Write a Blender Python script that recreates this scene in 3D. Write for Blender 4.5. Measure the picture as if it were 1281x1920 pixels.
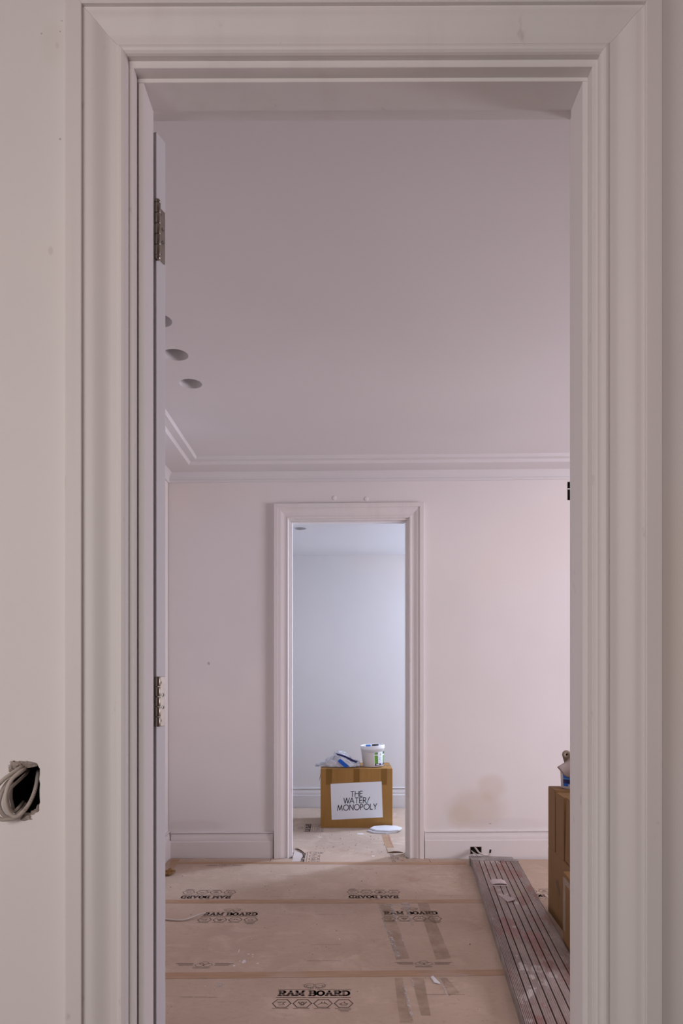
import bpy, bmesh, math, random
from mathutils import Vector, Matrix, noise
from mathutils.geometry import tessellate_polygon

random.seed(7)
for o in list(bpy.data.objects):
    bpy.data.objects.remove(o)
S = bpy.context.scene
COL = S.collection
PI = math.pi

# ------------------------------------------------------------------ camera
F, CX, HY, CH = 1280.0, 640.5, 1268.0, 1.29      # focal in px, horizon row, camera height
cd = bpy.data.cameras.new('camera')
cam = bpy.data.objects.new('camera', cd)
COL.objects.link(cam)
cam.location = (0, 0, CH)
cam.rotation_euler = (PI / 2, 0, 0)
cd.sensor_width = 36
cd.lens = 24.0
cd.shift_y = (HY - 960) / 1920
cd.clip_start = 0.02
S.camera = cam

# ------------------------------------------------------------------ light
S.view_settings.view_transform = 'Standard'
S.view_settings.look = 'None'
S.view_settings.exposure = 0.0
S.view_settings.gamma = 1.0
S.view_settings.use_curve_mapping = False
W = bpy.data.worlds.new('sky')
S.world = W
W.use_nodes = True
W.node_tree.nodes['Background'].inputs[0].default_value = (0.80, 0.86, 1.0, 1)
W.node_tree.nodes['Background'].inputs[1].default_value = 0.6


def area(name, loc, target, sx, sy, power, col):
    l = bpy.data.lights.new(name, 'AREA')
    l.shape = 'RECTANGLE'
    l.size, l.size_y, l.energy, l.color = sx, sy, power, col
    o = bpy.data.objects.new(name, l)
    COL.objects.link(o)
    o.location = loc
    o.rotation_euler = (Vector(target) - Vector(loc)).to_track_quat('-Z', 'Y').to_euler()
    return o


# daylight entering through the three windows that stand outside the frame
area('daylight_main_window', (4.5, 2.55, 1.4), (0, 3.3, 1.5), 1.5, 1.5, 130, (0.955, 0.875, 1.0))
area('daylight_far_window', (2.42, 6.45, 1.85), (-0.3, 4.7, 0.2), 0.36, 1.1, 92, (0.62, 0.735, 1.0))
area('daylight_hall_window', (-1.65, -0.6, 1.35), (-0.2, 1.2, 1.1), 1.1, 0.9, 13, (1.0, 0.905, 0.875))
area('daylight_hall_back_window', (-0.75, -2.55, 2.25), (-0.35, 1.2, 0.7), 1.1, 0.8, 39, (1.0, 0.915, 0.89))


# ------------------------------------------------------------------ helpers
def P(x, y, Y):
    return Vector(((x - CX) * Y / F, Y, CH + (HY - y) * Y / F))


def G(x, y, z=0.0):
    Y = F * (CH - z) / (y - HY)
    return Vector(((x - CX) * Y / F, Y, z))


def link(name, bm, mat, parent=None, smooth=False):
    me = bpy.data.meshes.new(name)
    bmesh.ops.recalc_face_normals(bm, faces=bm.faces[:])
    bm.to_mesh(me)
    bm.free()
    for m in (mat if isinstance(mat, (list, tuple)) else [mat]):
        me.materials.append(m)
    if smooth:
        for p in me.polygons:
            p.use_smooth = True
    o = bpy.data.objects.new(name, me)
    COL.objects.link(o)
    if parent:
        o.parent = parent
    return o


def tag(o, label=None, cat=None, group=None, kind=None):
    if label: o['label'] = label
    if cat: o['category'] = cat
    if group: o['group'] = group
    if kind: o['kind'] = kind
    return o


def empty(name, loc=(0, 0, 0), rz=0.0, rx=0.0, ry=0.0):
    o = bpy.data.objects.new(name, None)
    COL.objects.link(o)
    o.location = loc
    o.rotation_euler = (rx, ry, rz)
    o.empty_display_size = 0.05
    return o


def B():
    return bmesh.new()


def ident(v):
    return v


def box(bm, x0, x1, y0, y1, z0, z1, bev=0.0, seg=2, fn=ident):
    b = bmesh.new()
    vs = [b.verts.new((x, y, z)) for x in (x0, x1) for y in (y0, y1) for z in (z0, z1)]
    for q in ((0, 1, 3, 2), (4, 6, 7, 5), (0, 4, 5, 1), (2, 3, 7, 6), (0, 2, 6, 4), (1, 5, 7, 3)):
        b.faces.new([vs[i] for i in q])
    bmesh.ops.recalc_face_normals(b, faces=b.faces[:])
    if bev:
        bmesh.ops.bevel(b, geom=b.edges[:], offset=bev, segments=seg, affect='EDGES', profile=0.5)
    m = {}
    for v in b.verts:
        m[v] = bm.verts.new(fn(Vector(v.co)))
    for f in b.faces:
        bm.faces.new([m[v] for v in f.verts])
    b.free()


def plate(bm, outer, holes, front, back):
    """flat plate with holes; front/back map (u, v) to a point"""
    loops = [outer] + list(holes)
    tris = tessellate_polygon([[Vector((p[0], p[1], 0)) for p in l] for l in loops])
    flat = [p for l in loops for p in l]
    a = [bm.verts.new(front(*p)) for p in flat]
    b = [bm.verts.new(back(*p)) for p in flat]
    for t in tris:
        bm.faces.new([a[i] for i in t])
        bm.faces.new([b[i] for i in reversed(t)])
    k = 0
    for l in loops:
        n = len(l)
        for i in range(n):
            j = (i + 1) % n
            bm.faces.new((a[k + i], a[k + j], b[k + j], b[k + i]))
        k += n


def sweep2(bm, prof, fa, fb):
    """join profile loop placed by fa to the same loop placed by fb, capped"""
    a = [bm.verts.new(fa(*p)) for p in prof]
    b = [bm.verts.new(fb(*p)) for p in prof]
    n = len(prof)
    for i in range(n):
        j = (i + 1) % n
        bm.faces.new((a[i], a[j], b[j], b[i]))
    bm.faces.new(a)
    bm.faces.new(list(reversed(b)))


def tube(bm, pts, r, n=10, flat=1.0):
    pts = [Vector(p) for p in pts]
    # Catmull-Rom refinement
    q = []
    for i in range(len(pts) - 1):
        p0, p1, p2, p3 = pts[max(i - 1, 0)], pts[i], pts[i + 1], pts[min(i + 2, len(pts) - 1)]
        for k in range(6):
            t = k / 6
            q.append(0.5 * ((2 * p1) + (p2 - p0) * t + (2 * p0 - 5 * p1 + 4 * p2 - p3) * t * t + (3 * p1 - p0 - 3 * p2 + p3) * t ** 3))
    q.append(pts[-1])
    up = Vector((0.13, 0.2, 1)).normalized()
    rings = []
    for i, c in enumerate(q):
        d = (q[min(i + 1, len(q) - 1)] - q[max(i - 1, 0)]).normalized()
        s = d.cross(up) if i == 0 else prev - d * prev.dot(d)
        if s.length < 1e-4: s = d.cross(Vector((1, 0, 0)))
        s.normalize()
        prev = s
        u = s.cross(d).normalized()
        rings.append([bm.verts.new(c + s * (r * math.cos(2 * PI * k / n)) + u * (r * flat * math.sin(2 * PI * k / n))) for k in range(n)])
    for a, b in zip(rings, rings[1:]):
        for k in range(n):
            bm.faces.new((a[k], a[(k + 1) % n], b[(k + 1) % n], b[k]))
    bm.faces.new(rings[0])
    bm.faces.new(list(reversed(rings[-1])))


def lathe(bm, prof, n=40, fn=ident):
    rings = [[bm.verts.new(fn(Vector((r * math.cos(2 * PI * k / n), r * math.sin(2 * PI * k / n), z)))) for k in range(n)] for r, z in prof]
    for a, b in zip(rings, rings[1:]):
        for k in range(n):
            bm.faces.new((a[k], a[(k + 1) % n], b[(k + 1) % n], b[k]))
    bm.faces.new(list(reversed(rings[0])))
    bm.faces.new(rings[-1])


def strokes(bm, lines, w, fn):
    """flat ribbons along 2-D polylines; fn maps (u, v) to a point"""
    for ln in lines:
        for (ax, ay), (bx, by) in zip(ln, ln[1:]):
            d = Vector((bx - ax, by - ay))
            if d.length < 1e-7: continue
            d.normalize()
            e = d * (w * 0.35)
            s = Vector((-d.y, d.x)) * (w / 2)
            a, b = Vector((ax, ay)) - e, Vector((bx, by)) + e
            bm.faces.new([bm.verts.new(fn(*p)) for p in (a - s, b - s, b + s, a + s)])


def arc(cx, cy, rx, ry, a0, a1, n=14):
    return [(cx + rx * math.cos(math.radians(a0 + (a1 - a0) * i / n)), cy + ry * math.sin(math.radians(a0 + (a1 - a0) * i / n))) for i in range(n + 1)]


# ------------------------------------------------------------------ materials
def mat(name, col, rough=0.6, metal=0.0, spec=0.4):
    m = bpy.data.materials.new(name)
    m.use_nodes = True
    b = m.node_tree.nodes['Principled BSDF']
    b.inputs['Base Color'].default_value = (*col, 1)
    b.inputs['Roughness'].default_value = rough
    b.inputs['Metallic'].default_value = metal
    b.inputs['Specular IOR Level'].default_value = spec
    return m


class N:
    def __init__(s, m):
        s.t = m.node_tree
        s.b = s.t.nodes['Principled BSDF']
        s.co = s.new('ShaderNodeTexCoord').outputs['Object']

    def new(s, k):
        return s.t.nodes.new(k)

    def set(s, sock, v):
        if isinstance(v, bpy.types.NodeSocket): s.t.links.new(v, sock)
        elif isinstance(v, (tuple, list)) and len(v) == 3 and sock.type == 'RGBA': sock.default_value = (*v, 1)
        else: sock.default_value = v

    def noise(s, scale, detail=4, rough=0.5, stretch=(1, 1, 1), dist=0.0, off=(0, 0, 0)):
        mp = s.new('ShaderNodeMapping')
        s.set(mp.inputs['Vector'], s.co)
        mp.inputs['Scale'].default_value = stretch
        mp.inputs['Location'].default_value = off
        n = s.new('ShaderNodeTexNoise')
        s.set(n.inputs['Vector'], mp.outputs[0])
        n.inputs['Scale'].default_value = scale
        n.inputs['Detail'].default_value = detail
        n.inputs['Roughness'].default_value = rough
        n.inputs['Distortion'].default_value = dist
        return n.outputs['Fac']

    def ramp(s, f, a, b):
        n = s.new('ShaderNodeMapRange')
        n.interpolation_type = 'SMOOTHSTEP'
        s.set(n.inputs['Value'], f)
        n.inputs['From Min'].default_value = a
        n.inputs['From Max'].default_value = b
        return n.outputs['Result']

    def math(s, op, a, b=0.0):
        n = s.new('ShaderNodeMath')
        n.operation = op
        s.set(n.inputs[0], a)
        s.set(n.inputs[1], b)
        return n.outputs[0]

    def mix(s, f, a, b):
        n = s.new('ShaderNodeMix')
        n.data_type = 'RGBA'
        s.set(n.inputs[0], f)
        s.set(n.inputs[6], a)
        s.set(n.inputs[7], b)
        return n.outputs[2]

    def dist(s, c, inv, warp=0.0, wscale=6.0):
        """scaled distance from point c (1 at the ellipsoid surface)"""
        v = s.new('ShaderNodeVectorMath')
        v.operation = 'SUBTRACT'
        s.set(v.inputs[0], s.co)
        v.inputs[1].default_value = c
        k = s.new('ShaderNodeVectorMath')
        k.operation = 'MULTIPLY'
        s.set(k.inputs[0], v.outputs[0])
        k.inputs[1].default_value = inv
        l = s.new('ShaderNodeVectorMath')
        l.operation = 'LENGTH'
        s.set(l.inputs[0], k.outputs[0])
        d = l.outputs['Value']
        if warp:
            d = s.math('ADD', d, s.math('MULTIPLY', s.math('SUBTRACT', s.noise(wscale, 4), 0.5), warp))
        return d

    def bump(s, h, strength, dist=0.002):
        n = s.new('ShaderNodeBump')
        s.set(n.inputs['Height'], h)
        n.inputs['Strength'].default_value = strength
        n.inputs['Distance'].default_value = dist
        s.t.links.new(n.outputs[0], s.b.inputs['Normal'])

    def color(s, c):
        s.set(s.b.inputs['Base Color'], c)


def wall_mat(name, base=(0.80, 0.765, 0.745), marks=(), stains=()):
    m = mat(name, base, 0.72, spec=0.25)
    n = N(m)
    c = n.mix(n.ramp(n.noise(1.3, 3, 0.55), 0.3, 0.75), base, tuple(k * f for k, f in zip(base, (0.95, 0.955, 0.955))))
    c = n.mix(n.ramp(n.noise(0.9, 2, 0.5, off=(3, 1, 7)), 0.5, 0.7), c, tuple(k * f for k, f in zip(base, (1.0, 0.965, 0.94))))
    for ce, inv, col, amt, soft in stains:
        f = n.math('MULTIPLY', n.ramp(n.dist(ce, inv, 0.55, 7), 1 + soft, 1 - soft), amt)
        c = n.mix(f, c, col)
    for ce, inv in marks:
        f = n.math('MULTIPLY', n.ramp(n.dist(ce, inv, 1.8, 90), 1.1, 0.5), 0.5)
        c = n.mix(f, c, (0.2, 0.17, 0.16))
    n.color(c)
    n.bump(n.noise(260, 2), 0.12, 0.001)
    return m


def mk(x, y, Y, rx=4, ry=4):
    p = P(x, y, Y)
    k = Y / F
    return (p, (1 / (0.7 * rx * k), 0.5, 1 / (0.7 * ry * k)))


M_WALLN = wall_mat('paint_wall_near', stains=[(*mk(95, 470, 1.245, 6, 10), (0.55, 0.49, 0.47), 0.4, 0.5), (*mk(107, 85, 1.245, 5, 8), (0.55, 0.49, 0.47), 0.4, 0.5), (*mk(100, 80, 1.245, 30, 60), (0.70, 0.65, 0.60), 0.35, 0.5)], marks=[mk(116, 39, 1.245, 2, 2), mk(78, 63, 1.245, 3, 2.5), mk(113, 261, 1.245, 3, 3), mk(113, 59, 1.245, 2, 2)])
def st(x, y, rx, ry, amt, col, soft=0.35):
    p, inv = mk(x, y, 4.862, rx / 0.7, ry / 0.7)
    return (p, inv, col, amt, soft)
M_WALLF = wall_mat('paint_wall_far', marks=[mk(391, 1244, 4.86, 4, 5), mk(919, 1544, 4.86, 4, 2)],
                   stains=[st(893, 1518, 52, 34, 0.55, (0.64, 0.545, 0.45)), st(921, 1476, 24, 24, 0.42, (0.64, 0.54, 0.44)),
                           st(862, 1530, 22, 22, 0.3, (0.66, 0.56, 0.42)), st(415, 1110, 95, 180, 0.28, (0.70, 0.67, 0.66), 0.2),
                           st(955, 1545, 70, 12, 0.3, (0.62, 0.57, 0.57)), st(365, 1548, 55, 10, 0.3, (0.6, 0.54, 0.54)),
                           st(500, 1120, 16, 180, 0.22, (0.68, 0.60, 0.53), 0.5)])
M_WALL = wall_mat('paint_wall')
M_CEIL = mat('paint_ceiling', (0.76, 0.715, 0.71), 0.8, spec=0.2)
n = N(M_CEIL); n.color(n.mix(n.ramp(n.noise(0.8, 2), 0.3, 0.7), (0.74, 0.72, 0.71), (0.71, 0.685, 0.68))); n.bump(n.noise(300, 2), 0.08, 0.001)
M_TRIM = mat('primed_trim', (0.76, 0.72, 0.70), 0.5, spec=0.35)
n = N(M_TRIM)
c = n.mix(n.ramp(n.noise(1.6, 3, 0.5, (1, 1, 0.45)), 0.4, 0.62), (0.78, 0.735, 0.72), (0.745, 0.72, 0.70))
c = n.mix(n.ramp(n.noise(14, 4, 0.6, (1, 1, 0.03)), 0.45, 0.8), c, (0.725, 0.68, 0.665))
c = n.mix(n.ramp(n.noise(30, 3, 0.6, (1, 1, 0.5)), 0.68, 0.78), c, (0.62, 0.575, 0.56))
n.color(c); n.bump(n.noise(60, 3, 0.5, (1, 1, 0.05)), 0.03, 0.001)
M_BASE = mat('primed_baseboard', (0.76, 0.72, 0.705), 0.5, spec=0.35)
n = N(M_BASE); n.color(n.mix(n.ramp(n.noise(2, 3), 0.35, 0.7), (0.77, 0.73, 0.715), (0.72, 0.68, 0.665)))
M_DOOR = mat('primed_door', (0.74, 0.73, 0.74), 0.5)
M_UNSEEN = mat('dark_unseen_finish', (0.30, 0.205, 0.18), 0.9)  # dark finish given to unseen walls and hall ceiling to cut bounced light
M_DARK = mat('void_shade', (0.012, 0.01, 0.01), 0.9, spec=0.1)  # near-black colour standing in for shade inside recesses and gaps
M_NICKEL = mat('aged_nickel', (0.36, 0.32, 0.28), 0.34, 0.9)
n = N(M_NICKEL); n.color(n.mix(n.noise(60, 3), (0.40, 0.36, 0.31), (0.28, 0.245, 0.21)))
M_SCREW = mat('screw_steel', (0.22, 0.2, 0.18), 0.4, 0.9)

M_BOARD = mat('floor_cardboard', (0.42, 0.32, 0.25), 0.85, spec=0.2)
n = N(M_BOARD)
c = n.mix(n.ramp(n.noise(1.2, 4, 0.6), 0.3, 0.7), (0.555, 0.425, 0.33), (0.47, 0.352, 0.270))
c = n.mix(n.ramp(n.noise(5, 5, 0.6, dist=1.0), 0.48, 0.75), c, (0.60, 0.465, 0.365))
c = n.mix(n.ramp(n.noise(2.3, 5, 0.65, off=(4, 4, 0)), 0.58, 0.78), c, (0.40, 0.275, 0.195))
c = n.mix(n.math('MULTIPLY', n.ramp(n.noise(38, 5, 0.65, (0.8, 1.2, 1)), 0.48, 0.8), 0.45), c, (0.36, 0.26, 0.195))
c = n.mix(n.math('MULTIPLY', n.ramp(n.noise(130, 2, 0.5), 0.71, 0.78), 0.5), c, (0.16, 0.11, 0.085))
c = n.mix(n.math('MULTIPLY', n.ramp(n.noise(22, 3, 0.6, off=(9, 2, 0), dist=2), 0.68, 0.8), 0.4), c, (0.60, 0.52, 0.47))
n.color(c); n.bump(n.noise(18, 5, 0.6), 0.25, 0.003)
M_SUB = mat('sub_floor', (0.20, 0.15, 0.12), 0.9)
n = N(M_SUB); n.color(n.mix(n.noise(8, 4), (0.11, 0.08, 0.065), (0.075, 0.055, 0.045)))
M_INK = mat('printing_ink', (0.105, 0.075, 0.065), 0.8, spec=0.2)
n = N(M_INK); n.color(n.mix(n.ramp(n.noise(90, 3, 0.6), 0.5, 0.75), (0.165, 0.12, 0.10), (0.32, 0.235, 0.19)))
M_INKF = mat('faded_ink', (0.2, 0.145, 0.12), 0.85, spec=0.2)
n = N(M_INKF); n.color(n.mix(n.ramp(n.noise(80, 3, 0.6), 0.4, 0.7), (0.17, 0.12, 0.10), (0.33, 0.25, 0.2)))
M_TAPE = mat('tan_seam_tape', (0.44, 0.27, 0.155), 0.55)
n = N(M_TAPE)
c = n.mix(n.ramp(n.noise(30, 4, 0.6, (0.15, 1.5, 1)), 0.3, 0.75), (0.46, 0.285, 0.165), (0.36, 0.215, 0.125))
c = n.mix(n.ramp(n.noise(3, 4, 0.6, off=(1, 6, 0)), 0.5, 0.75), c, (0.46, 0.33, 0.25))
n.color(c)


def film(name, col, alpha, rough):
    m = mat(name, col, rough, spec=0.5)
    b = m.node_tree.nodes['Principled BSDF']
    b.inputs['Alpha'].default_value = alpha
    return m


M_CLEAR = film('clear_brown_tape', (0.24, 0.155, 0.085), 0.42, 0.6)
M_CLEAR.node_tree.nodes['Principled BSDF'].inputs['Specular IOR Level'].default_value = 0.12
n = N(M_CLEAR); n.set(n.b.inputs['Alpha'], n.math('ADD', n.math('MULTIPLY', n.ramp(n.noise(7, 4, 0.65), 0.3, 0.7), 0.13), 0.03))
M_SMEAR = film('plaster_smear', (0.66, 0.59, 0.55), 0.4, 0.9)
n = N(M_SMEAR); n.set(n.b.inputs['Alpha'], n.ramp(n.noise(50, 5, 0.7), 0.32, 0.75))
M_GRIT = mat('dark_grit', (0.075, 0.05, 0.04), 0.9)
M_SPOT = mat('paint_spots', (0.72, 0.65, 0.62), 0.8)
M_PVC = mat('grey_cable_sheath', (0.56, 0.50, 0.45), 0.5)
n = N(M_PVC); n.color(n.mix(n.noise(25, 3), (0.60, 0.545, 0.50), (0.47, 0.41, 0.36)))
M_PVCW = mat('white_cable_sheath', (0.62, 0.56, 0.51), 0.5)
M_PLAST = mat('raw_plaster', (0.47, 0.41, 0.375), 0.95)
n = N(M_PLAST); n.color(n.mix(n.ramp(n.noise(120, 4, 0.7), 0.3, 0.7), (0.52, 0.455, 0.42), (0.28, 0.225, 0.195))); n.bump(n.noise(150, 4, 0.7), 0.8, 0.003)
M_BRICK = mat('brown_brick_edge', (0.36, 0.28, 0.21), 0.95)


def card(name, a, b, rough=0.7):
    m = mat(name, a, rough, spec=0.25)
    n = N(m)
    c = n.mix(n.ramp(n.noise(60, 3, 0.5, (1, 1, 0.06)), 0.3, 0.75), a, b)
    c = n.mix(n.ramp(n.noise(4, 4, 0.55), 0.4, 0.75), c, tuple(0.88 * k for k in a))
    n.color(c)
    return m


M_CARD = card('box_cardboard', (0.39, 0.20, 0.055), (0.36, 0.18, 0.048))
M_CARD2 = card('stack_cardboard', (0.275, 0.15, 0.058), (0.245, 0.132, 0.05))  # colour lowered to carry the shade of sides facing away from the window
M_PACK = film('brown_packing_tape', (0.31, 0.155, 0.035), 0.7, 0.22)
M_PACKW = film('milky_packing_tape', (0.62, 0.50, 0.38), 0.38, 0.3)
M_PAPER = mat('white_paper', (0.82, 0.82, 0.84), 0.6)
M_BLACK = mat('black_ink', (0.012, 0.012, 0.014), 0.6)
M_TEAL = mat('teal_ink', (0.03, 0.30, 0.36), 0.6)
M_BUCKET = mat('white_bucket_plastic', (0.82, 0.80, 0.80), 0.35, spec=0.5)
M_GREEN = mat('label_green', (0.16, 0.40, 0.035), 0.5)
M_LGREEN = mat('label_dark_green', (0.045, 0.13, 0.04), 0.5)
M_NAVY = mat('navy_print', (0.018, 0.016, 0.10), 0.45)
M_BLUE = mat('bright_blue', (0.008, 0.12, 0.55), 0.4)
M_LBLUE = mat('pale_blue', (0.10, 0.28, 0.52), 0.5)
M_BAG = film('clear_polythene', (0.86, 0.85, 0.88), 0.5, 0.28)
n = N(M_BAG); n.set(n.b.inputs['Alpha'], n.math('ADD', n.math('MULTIPLY', n.ramp(n.noise(13, 3, 0.5, dist=1.2), 0.3, 0.7), 0.4), 0.4))
M_TILE = mat('white_glazed_tile', (0.83, 0.84, 0.88), 0.25, spec=0.5)
M_TILEB = mat('tile_body', (0.62, 0.60, 0.60), 0.8)
M_SCRAP = mat('grey_pink_card', (0.52, 0.43, 0.42), 0.8)
M_SAND = mat('grey_brown_paper', (0.29, 0.235, 0.21), 0.85)
n = N(M_SAND); n.color(n.mix(n.ramp(n.noise(14, 3), 0.35, 0.7), (0.31, 0.26, 0.24), (0.25, 0.19, 0.16)))
M_TAN = mat('tan_roll', (0.33, 0.27, 0.205), 0.9)
M_TORN = mat('torn_ochre_tape', (0.50, 0.27, 0.09), 0.6)

M_ALU = mat('painted_aluminium', (0.36, 0.315, 0.30), 0.5, 0.15)
n = N(M_ALU)
c = n.mix(n.ramp(n.noise(6, 4, 0.6, (1, 0.35, 1)), 0.3, 0.7), (0.485, 0.395, 0.355), (0.30, 0.235, 0.205))
c = n.mix(n.math('MULTIPLY', n.ramp(n.noise(7, 4, 0.6, (1.2, 0.5, 1), off=(3, 0, 0)), 0.50, 0.60), 0.75), c, (0.31, 0.14, 0.115))
c = n.mix(n.math('MULTIPLY', n.ramp(n.noise(11, 4, 0.65, (1, 0.5, 1), off=(0, 5, 0)), 0.59, 0.63), 0.8), c, (0.66, 0.60, 0.565))
c = n.mix(n.math('MULTIPLY', n.ramp(n.noise(60, 3, 0.6, off=(7, 5, 0)), 0.68, 0.73), 0.8), c, (0.72, 0.65, 0.62))
c = n.mix(n.math('MULTIPLY', n.ramp(n.noise(9, 3, 0.6, (1, 0.4, 1), off=(11, 3, 0)), 0.66, 0.74), 0.7), c, (0.36, 0.29, 0.17))
oi = n.new('ShaderNodeObjectInfo').outputs['Random']
c = n.mix(n.math('MULTIPLY', oi, 0.35), c, (0.30, 0.22, 0.205))
c = n.mix(n.math('MULTIPLY', n.ramp(n.noise(120, 3, 0.6, (1, 0.15, 1)), 0.52, 0.75), 0.4), c, (0.17, 0.135, 0.125))
n.color(c); n.bump(n.noise(40, 4, 0.6), 0.3, 0.002)
M_ALUS = mat('aluminium_rail', (0.31, 0.285, 0.275), 0.42, 0.55)
n = N(M_ALUS); n.color(n.mix(n.ramp(n.noise(9, 4, 0.65), 0.35, 0.7), (0.42, 0.385, 0.37), (0.25, 0.22, 0.21)))

# ================================================================== structure
NW0, NW1 = 1.245, 1.3755          # near wall, hall face and room face
FW0, FW1 = 4.862, 4.992           # far wall faces
CEIL = 2.783
XL, XR = -1.237, 3.6             # main room side walls
FR_BACK, FR_CEIL = 6.712, 2.482
HX0, HX1, HY0 = -1.5, 1.6, -2.3  # hall


def TN(v):        # near frame hangs a hair out of level
    return Vector((v[0], v[1], v[2] + 0.0033 * v[0]))


def TF(v):        # settled far end of the flat: slightly out of level and out of square
    return Vector((v[0], v[1] - 0.006 * v[0], v[2] + 0.007 * v[0]))


# near wall with door opening and ragged socket hole
def rag(pts, sub=3, amp=0.0012):
    out = []
    for i, p in enumerate(pts):
        q = pts[(i + 1) % len(pts)]
        for k in range(sub):
            t = k / sub
            out.append((p[0] + (q[0] - p[0]) * t + random.uniform(-amp, amp), p[1] + (q[1] - p[1]) * t + random.uniform(-amp, amp)))
    return out


hole_px = [(20, 1439), (25, 1426), (40, 1427), (56, 1428), (70, 1431), (74.5, 1441), (74.8, 1470), (74.5, 1505), (73, 1519), (64, 1528), (40, 1532), (22, 1522), (17, 1490)]
hole = rag([tuple(P(x, y, NW0).xz) for x, y in hole_px])
bm = B()
ol, orr, ot = -0.392, 0.471, 2.416
plate(bm, [(HX0 - 0.1, 0), (ol, 0), (ol, ot - 0.0013), (orr, ot + 0.0015), (orr, 0), (XR, 0), (XR, 2.95), (HX0 - 0.1, 2.95)], [hole],
      lambda u, v: (u, NW0, v), lambda u, v: (u, NW1, v))
wall_front = tag(link('wall_front', bm, [M_WALLN, M_UNSEEN]), kind='structure')
for p in wall_front.data.polygons:
    if p.center.y > NW1 - 0.001: p.material_index = 1
# recess behind the hole, its inner shade painted near-black
bm = B()
plate(bm, [(-0.66, 1.03), (-0.53, 1.03), (-0.53, 1.18), (-0.66, 1.18)], [], lambda u, v: (u, 1.342, v), lambda u, v: (u, 1.344, v))
link('recess_back', bm, M_DARK, wall_front)
bm = B()
ins = [(x, z) for x, z in hole]
ccx, ccz = sum(p[0] for p in ins) / len(ins), sum(p[1] for p in ins) / len(ins)
shr = [(ccx + (x - ccx) * 0.985, ccz + (z - ccz) * 0.985) for x, z in ins]
a = [bm.verts.new((x, NW0 + 0.012, z)) for x, z in shr]
b = [bm.verts.new((x, NW1 - 0.034, z)) for x, z in shr]
for i in range(len(a)):
    bm.faces.new((a[i], a[(i + 1) % len(a)], b[(i + 1) % len(a)], b[i]))
link('recess_lining', bm, M_DARK, wall_front)
# broken plaster rim
bm = B()
def lump(px, py, d, rx, ry, rz, seed):
    c = P(px, py, NW0 - d)
    b = bmesh.new()
    bmesh.ops.create_icosphere(b, subdivisions=3, radius=1)
    mp = {}
    for v in b.verts:
        k = 1 + 0.45 * noise.noise(v.co * 1.7 + Vector((seed, 0, 0)))
        mp[v] = bm.verts.new(c + Vector((v.co.x * rx * k, v.co.y * ry * k, v.co.z * rz * k)))
    for f in b.faces: bm.faces.new([mp[v] for v in f.verts])
    b.free()
lump(25, 1434, -0.004, 0.0085, 0.007, 0.008, 1.3)
lump(33, 1431, -0.006, 0.008, 0.006, 0.006, 2.7)
lump(21, 1442, -0.004, 0.005, 0.006, 0.006, 5.7)
lump(52, 1533, -0.006, 0.017, 0.008, 0.0075, 3.9)
lump(66, 1526, -0.008, 0.008, 0.007, 0.008, 7.1)
lump(72, 1515, -0.007, 0.003, 0.006, 0.006, 8.2)
link('broken_plaster', bm, M_PLAST, wall_front, True)
bm = B()
pl = [P(x, y, Y) for x, y, Y in ((37, 1427, 1.244), (56, 1428, 1.244), (70, 1431, 1.244), (71, 1436, 1.252), (60, 1439, 1.255), (52, 1440, 1.255), (46, 1438, 1.254), (38, 1434, 1.252))]
vs = [bm.verts.new(p) for p in pl]; v2 = [bm.verts.new(p + Vector((0, 0.004, 0.001))) for p in pl]
bm.faces.new(vs); bm.faces.new(list(reversed(v2)))
for i in range(len(vs)): bm.faces.new((vs[i], vs[(i + 1) % 8], v2[(i + 1) % 8], v2[i]))
link('bent_metal_lip', bm, M_PLAST, wall_front)
bm = B()
box(bm, P(19.5, 0, 1.262).x, P(25, 0, 1.262).x, 1.252, 1.30, P(0, 1519, 1.262).z, P(0, 1477, 1.262).z, 0.001)
link('brick_edge', bm, M_BRICK, wall_front)

# far wall with door opening, vent recess
fol, forr, fot = -0.381, 0.485, 2.416
bm = B()
vh = [(1.606, 2.530), (1.85, 2.530), (1.85, 2.662), (1.606, 2.662)]
plate(bm, [(XL - 0.12, -0.05), (fol, -0.05), (fol, fot), (forr, fot), (forr, -0.05), (XR, -0.05), (XR, 2.95), (XL - 0.12, 2.95)], [vh],
      lambda u, v: TF((u, FW0, v)), lambda u, v: TF((u, FW1, v)))
wall_back = tag(link('wall_back', bm, M_WALLF), kind='structure')
ve = tag(empty('wall_vent', TF((1.728, FW0, 2.53))), 'black rectangular recess with a thin white bar high on the far wall', 'vent')
def loc(p, e):      # world point to a plain-translated empty's space
    return Vector(p) - Vector(e.location)
bm = B()
def vf(v): return loc(TF(v), ve)
t = 0.002
x0, x1, z0, z1 = 1.6075, 1.8485, 2.5315, 2.6605
box(bm, x0, x1, FW0 + 0.085, FW0 + 0.09, z0, z1, fn=vf)
for q in ((x0, x0 + t, z0, z1), (x1 - t, x1, z0, z1), (x0 + t, x1 - t, z0, z0 + t), (x0 + t, x1 - t, z1 - t, z1)):
    box(bm, q[0], q[1], FW0 + 0.004, FW0 + 0.085, q[2], q[3], fn=vf)
link('recess_box', bm, M_DARK, ve)
bm = B(); box(bm, x0 + t, x1 - t, FW0 + 0.003, FW0 + 0.01, 2.609, 2.6155, fn=vf)
link('cross_bar', bm, M_TRIM, ve)

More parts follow.
